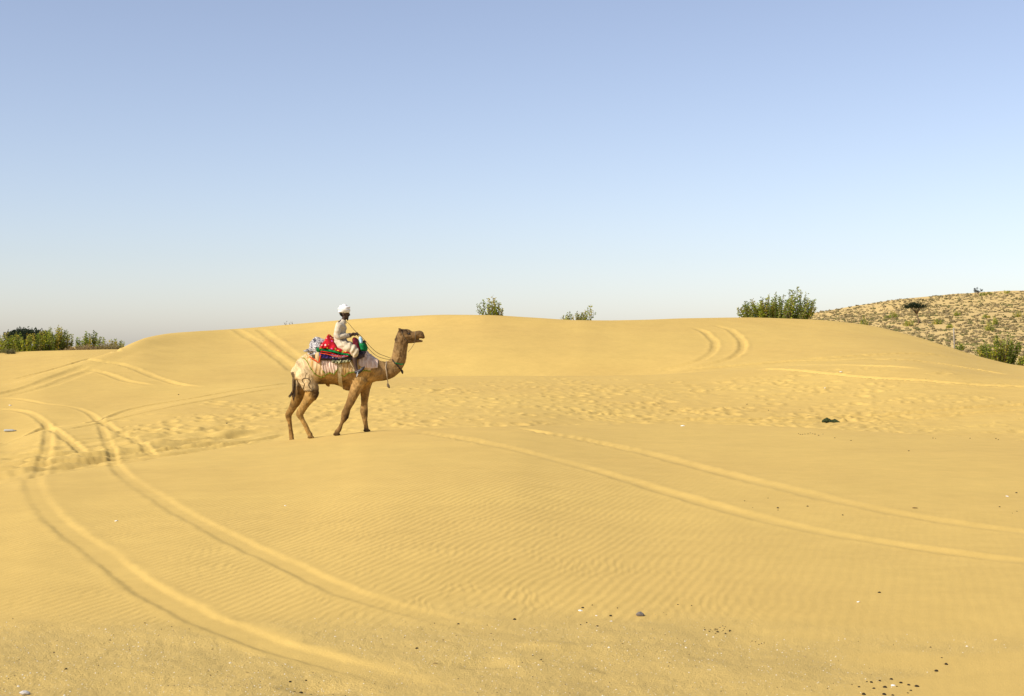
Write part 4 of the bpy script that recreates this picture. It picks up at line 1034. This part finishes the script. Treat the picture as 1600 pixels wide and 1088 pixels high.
# ------------------------------------------------------------------ small things on the sand
M_dung = mat('dung', (.035, .026, .016), .9, .1, .4, 60, .002, 150); M_stone = mat('grey_stone', (.20, .17, .14), .85, .2, .3, 20, .004, 60)
M_white_l = mat('white_litter', (.72, .70, .64), .6, .3, .1, 30); M_leafdry = mat('dry_leaf', (.26, .14, .05), .9, .1, .3, 30)
M_greencl = cloth_mat('dark_green_scrap', (.012, .020, .010), (.055, .065, .02), 14, False)
def rock_mesh(name, seed, sub=2, rough=.25, squash=.75, facet=False):
    b = bmesh.new(); bmesh.ops.create_icosphere(b, subdivisions=sub, radius=1)
    me = bpy.data.meshes.new(name); b.to_mesh(me); b.free(); Vv = coords(me)
    k = 1+rough*2*n3(Vv, 1.1, seed)+rough*.8*n3(Vv, 3.0, seed+1); Vv = Vv*k[:, None]*np.array([1, .85, squash]); Vv[:, 2] = np.maximum(Vv[:, 2], -.45)
    setco(me, Vv); me.polygons.foreach_set('use_smooth', np.full(len(me.polygons), not facet)); return me
DM = [rock_mesh('dung_pellet', k, 2, .14, .72) for k in range(5)]; SM = [rock_mesh('stone', 20+k, 2, .4, .6, True) for k in range(4)]; WM = [rock_mesh('white_scrap', 30+k, 2, .5, .4, True) for k in range(3)]
for m_ in DM: m_.materials.append(M_dung)
for m_ in SM: m_.materials.append(M_stone)
for m_ in WM: m_.materials.append(M_white_l)
def drop(name, me, u, y, half, label, cat, group=None, sink=.35, stretch=1.0):
    """half = half-width in photo pixels at that distance"""
    p = spot(u, y); s = half*p.y/FPX; o = bpy.data.objects.new(name, me); C.objects.link(o)
    o.location = p+Vector((0, 0, s*(sink-.3))); o.scale = (s*stretch, s, s*.95); o.rotation_euler = (rng.uniform(-.3, .3), rng.uniform(-.3, .3), rng.uniform(0, 6.28) if stretch == 1 else rng.uniform(-.3, .3))
    if group: RANK.setdefault((group, label), []).append((u, o))
    return tag(o, label, cat, group)
RANK = {}; ORD = 'leftmost,second,third,fourth,fifth,sixth,seventh,eighth,ninth,tenth,eleventh,twelfth,thirteenth,fourteenth,fifteenth,sixteenth,seventeenth,eighteenth,nineteenth,twentieth,twenty-first,twenty-second,twenty-third,twenty-fourth,twenty-fifth'.split(',')
LR = [(740,706,4),(775,720,7),(815,692,5),(838,697,9),(850,726,8),(880,690,8),(905,720,11),(936,679,9),(985,697,10),(1025,708,9),(1065,715,12),(1035,735,7),(1020,748,5),(800,757,12),(902,757,12),(945,760,8),(965,716,5)]
for k, (x, y, h) in enumerate(LR): drop('dung_pellet', DM[k % 5], 1100+x/3.2, 850+y/3.2, h/3.2, 'dark dung pellet in the cluster by the bottom edge', 'dung', 'pellets of the bottom right cluster')
for k, (x, y, h) in enumerate([(1190,570,5),(1212,604,11),(1162,637,11)]): drop('dung_pellet', DM[k], 1100+x/3.2, 850+y/3.2, h/3.2, ['smallest and highest of three pellets above the bottom right cluster', 'middle of three dark pellets above the bottom right cluster', 'lowest of three dark pellets above the bottom right cluster'][k], 'dung')
for k in range(24):
    x, y = rng.normal(68, 38), 428-rng.normal(0, 12); h = rng.uniform(2.5, 5)
    if k < 3: x, y, h = ((68,443,8),(108,451,6),(130,434,7))[k]
    drop('dung_crumb', DM[k % 5], 1100+x/3.2, 850+y/3.2, h/3.2, 'olive crumb in the dense little patch of broken dung', 'dung', 'crumbs of the broken dung patch')
for k, (x, y) in enumerate([(240,482),(258,485),(275,495),(288,492),(302,490)]): drop('dung_crumb', DM[k], 1100+x/3.2, 850+y/3.2, 1.2, 'tiny crumb right of the dense dung patch', 'dung', 'crumbs right of the dung patch')
for k, (x, y, h) in enumerate([(565,737,4),(670,752,3),(828,832,4),(257,925,6),(630,765,3),(50,720,3)]): drop('dung_pellet', DM[k % 5], x/2.5, 680+y/2.5, h/2.5, 'dark pellet on the gritty sand left of the track', 'dung', 'pellets scattered on the left gritty sand')
for k, (x, y, h) in enumerate([(1133,970,6),(1150,1000,6),(1175,990,9),(1215,1000,6),(1195,962,5)]): drop('dung_pellet', DM[k % 5], x/2.5, 680+y/2.5, h/2.5, 'black pellet in the small group below the wheel track', 'dung', 'pellets below the wheel track')
drop('stone', SM[0], 1000.5, 962, 8, 'grey brown angular stone alone on smooth sand', 'stone', None, .5)
drop('stone', SM[1], 40, 1084, 9, 'pale weathered stone at the bottom left edge', 'stone', None, .5).data = rock_mesh('pale_stone', 44, 2, .4, .5, True); bpy.data.meshes['pale_stone'].materials.append(mat('pale_stone', (.50, .46, .40), .85, .2, .3, 14))
MID = [(545,312,8,'dark flat pellet left of the white scrap'),(828,267,7,'dark pellet touching the white scrap'),(945,298,7,'dark pellet just left of the grey stone'),(868,256,4,'tiny pellet right of the white scrap'),(973,268,4,'tiny pellet above the grey stone'),(137,441,8,'dark pellet beside the middle track'),(890,350,6,'flat dark pellet below the white scrap')]
for k, (x, y, h, lb) in enumerate(MID): drop('dung_pellet', DM[k % 5], 600+x/2.667, 850+y/2.667, h/2.667, lb, 'dung')
for k, (x, y, h) in enumerate([(310,332,6),(820,340,4),(845,330,4),(1225,254,4),(1282,258,4),(620,478,4),(655,493,4),(210,330,3),(158,356,3),(430,337,3),(88,430,3),(620,562,4)]): drop('dung_crumb', DM[k % 5], 600+x/2.667, 850+y/2.667, h/2.667, 'tiny dark crumb strewn over the central gritty sand', 'dung', 'crumbs on the central gritty sand')
RM = [(575,412,4),(864,464,5),(210,750,7),(210,760,4),(358,741,6),(534,785,6),(1402,674,6),(1318,744,5),(1405,766,4),(1382,775,3),(985,400,4),(998,402,3),(1170,401,4),(1300,402,4),(1312,408,4),(948,106,4),(494,399,4),(43,714,4),(83,748,3),(160,700,4),(162,262,3),(320,258,3),(55,230,4),(90,235,3)]
for k, (x, y, h) in enumerate(RM): drop('dung_pellet', DM[k % 5], 1150+x/3.2, 560+y/3.2, h/3.2, 'lone dark pellet on the wide right-hand dune', 'dung', 'pellets scattered on the right dune')
for k, x in enumerate((312, 322, 333, 345, 360, 372, 384, 395, 413, 435)): drop('dung_pellet', DM[k % 5], 1150+x/3.2, 560+(380+rng.normal(0, 3))/3.2, rng.uniform(3, 4.2)/3.2, 'dark pellet in the short row near the green scrap', 'dung', 'row of pellets near the green scrap')
drop('dung_pellet', DM[1], 1374, 926.5, 2.6, 'grey pellet above the white scrap on the right sand', 'dung')
drop('dung_pellet', DM[2], 354.5, 664, 1.8, 'black pellet on trodden sand left of the camel', 'dung'); drop('dung_pellet', DM[3], 279, 617, 1.3, 'tiny black pellet on the slope left of the camel', 'dung')
for k, (u, y, h, lb) in enumerate([(907,954,4,'white scrap with a dark pellet beside it'),(181,814.5,3.2,'white scrap between the two left wheel tracks'),(446,790.5,2,'tiny white scrap right of the left tracks'),(1067,666,3.4,'white scrap lying on the foreground crest'),(1341,941,3.4,'white scrap on bare sand at the right'),(1574,776,2.8,'white scrap near the far right track'),(1314,582.5,2.6,'white scrap below the dune shoulder'),(1514,635,2.6,'white scrap near the right hand worn track'),(1288.5,607.5,1.8,'faint white speck above the pellet row'),(16,634,2.6,'pale scrap on the left worn track'),(1396,1072,4.5,'pale feather among the bottom right pellets'),(955,973,2.4,'pale scrap below the grey stone'),(932,961,2,'tiny pale scrap left of the grey stone')]):
    drop('litter_scrap', WM[k % 3], u, y, h, lb, 'litter')
bt = drop('plastic_bottle', None, 16, 675, 9, 'pale crushed plastic bottle lying at the left edge', 'bottle')
s = 9*bt.location.y/FPX; bt.scale = (1, 1, 1); bt.rotation_euler = (0, 0, .2)
V_, F_ = tube([(-s, 0, .04), (-s*.9, 0, .045), (s*.3, .01, .04), (s*.55, 0, .04), (s*.7, 0, .04), (s, 0, .04)], [.03, .04, .042, .036, .018, .018], 10); me = mesh_np('plastic_bottle', V_, F_, True); me.materials.append(mat('dull_plastic', (.40, .40, .36), .6, .3))
bpy.data.objects.remove(bt); bt = link('plastic_bottle', me); p = spot(16, 675); bt.location = p; bt.rotation_euler = (0, 0, .25); tag(bt, 'pale crushed plastic bottle lying at the left edge', 'bottle')
for (u, y, h, lb) in ((680, 1041, 4, 'brown dry leaf on the gritty sand'), (1429.5, 795, 5.5, 'long reddish dry leaf beside the right track'), (386, 1054.5, 3, 'tan dry leaf at the bottom of the left gritty sand')):
    p = spot(u, y); w = h*p.y/FPX; G = Geo(); up = np.array([0, 0, 1.0])
    t_ = np.linspace(-1, 1, 7); L_ = []
    for k in t_: L_.append((k*w, w*.38*math.sqrt(max(0, 1-k*k)), .25*w*(1-.6*k*k)))
    Vv = np.array([[a, b, c] for a, b, c in L_]+[[a, -b, c*.8] for a, b, c in L_]+[[a, 0, c*.45+.02*w] for a, b, c in L_]+[[a, 0, c*.45-.04*w] for a, b, c in L_]); F = []
    for k in range(6): F += [(k, k+1, 15+k), (k, 15+k, 14+k), (7+k, 14+k, 15+k), (7+k, 15+k, 8+k), (k, 22+k, k+1), (22+k, 23+k, k+1) , (7+k, 8+k, 22+k), (8+k, 23+k, 22+k)]
    o = link('dry_leaf', mesh_np('dry_leaf', Vv, F, False), M_leafdry); o.location = p+Vector((0, 0, .005)); o.rotation_euler = (0, 0, rng.uniform(-.5, .5)); tag(o, lb, 'leaf')
# crumpled dark green cloth on the worn track
p = spot(1298, 660); b0 = bmesh.new()
U_ = p.y/FPX*SK      # one photo pixel at that distance, in sketch units
for (a, h, w, l, g) in ((-9, 3.5, 5, 0, 0), (-4, 5.5, 4.5, 3, 1), (2, 3, 4.5, -3, 0), (7, 4, 5, 2, 1), (11, 2.5, 3.5, -2, 0)):
    loft(b0, [(370+(a-w*.8)*U_, 1011-h*.5*U_, l*U_, h*.6*U_, 4*U_), (370+a*U_, 1011-h*.6*U_, l*U_, h*.75*U_, 5*U_), (370+(a+w*.8)*U_, 1011-h*.4*U_, l*U_, h*.45*U_, 3.5*U_)], 3, 10)
me = fuse(b0, 'cloth_scrap', .02, 2); Vv = coords(me); nn = normals(me); setco(me, Vv+nn*(.09*n3(Vv, 9, 3)+.04*n3(Vv, 22, 4))[:, None]); o = link('cloth_scrap', me, M_greencl); o.location = p+Vector((0, 0, .06)); tag(o, 'crumpled dark green cloth discarded on the worn track', 'cloth')

# look-alike pellets of a group are told apart by their place from left to right
for (g_, lb), L_ in RANK.items():
    L_.sort(key=lambda t: t[0])
    for k, (u, o) in enumerate(L_):
        o['label'] = lb+(', '+('leftmost' if k == 0 else 'rightmost' if k == len(L_)-1 else ORD[k]+' from left'))
# pale shell grit and dark bits in the loose sand: nobody could count them
G = Geo(); n = 0; OCT = [(0, 2, 4), (2, 1, 4), (1, 3, 4), (3, 0, 4)]
gu = rng.uniform(-60, 1660, 5200); gd = FPX*2.0/(rng.uniform(945, 1120, 5200)-HZ); gX = (gu-800)/FPX*gd
hh, _, lo_, _ = relief(gX, gd); gb = base(gX, gd)
for k in range(len(gX)):
    if lo_[k]*(.4+1.2*vnoise(np.array([gX[k]*2.0]), np.array([gd[k]*2.0]), 9)[0]) < rng.uniform(.15, 1.5): continue
    s = rng.uniform(.002, .0075)*(1.6 if rng.uniform() < .06 else 1); c = np.array([gX[k], gd[k], gb[k]+hh[k]-.001])
    tn = (.74, .66, .48) if rng.uniform() < .62 else ((.12, .08, .04) if rng.uniform() < .5 else (.40, .27, .12))
    a = rng.uniform(0, 3.14); e = np.array([math.cos(a), math.sin(a), 0])*s; f = np.array([-math.sin(a), math.cos(a), 0])*s*rng.uniform(.5, 1)
    G.add([c+e, c-e, c+f, c-f, c+np.array([0, 0, s*.9])], OCT, tn)
tag(link('shell_grit', G.mesh('shell_grit'), M_dry), 'pale shell grit and dark bits strewn over the loose foreground sand', 'grit', kind='stuff')
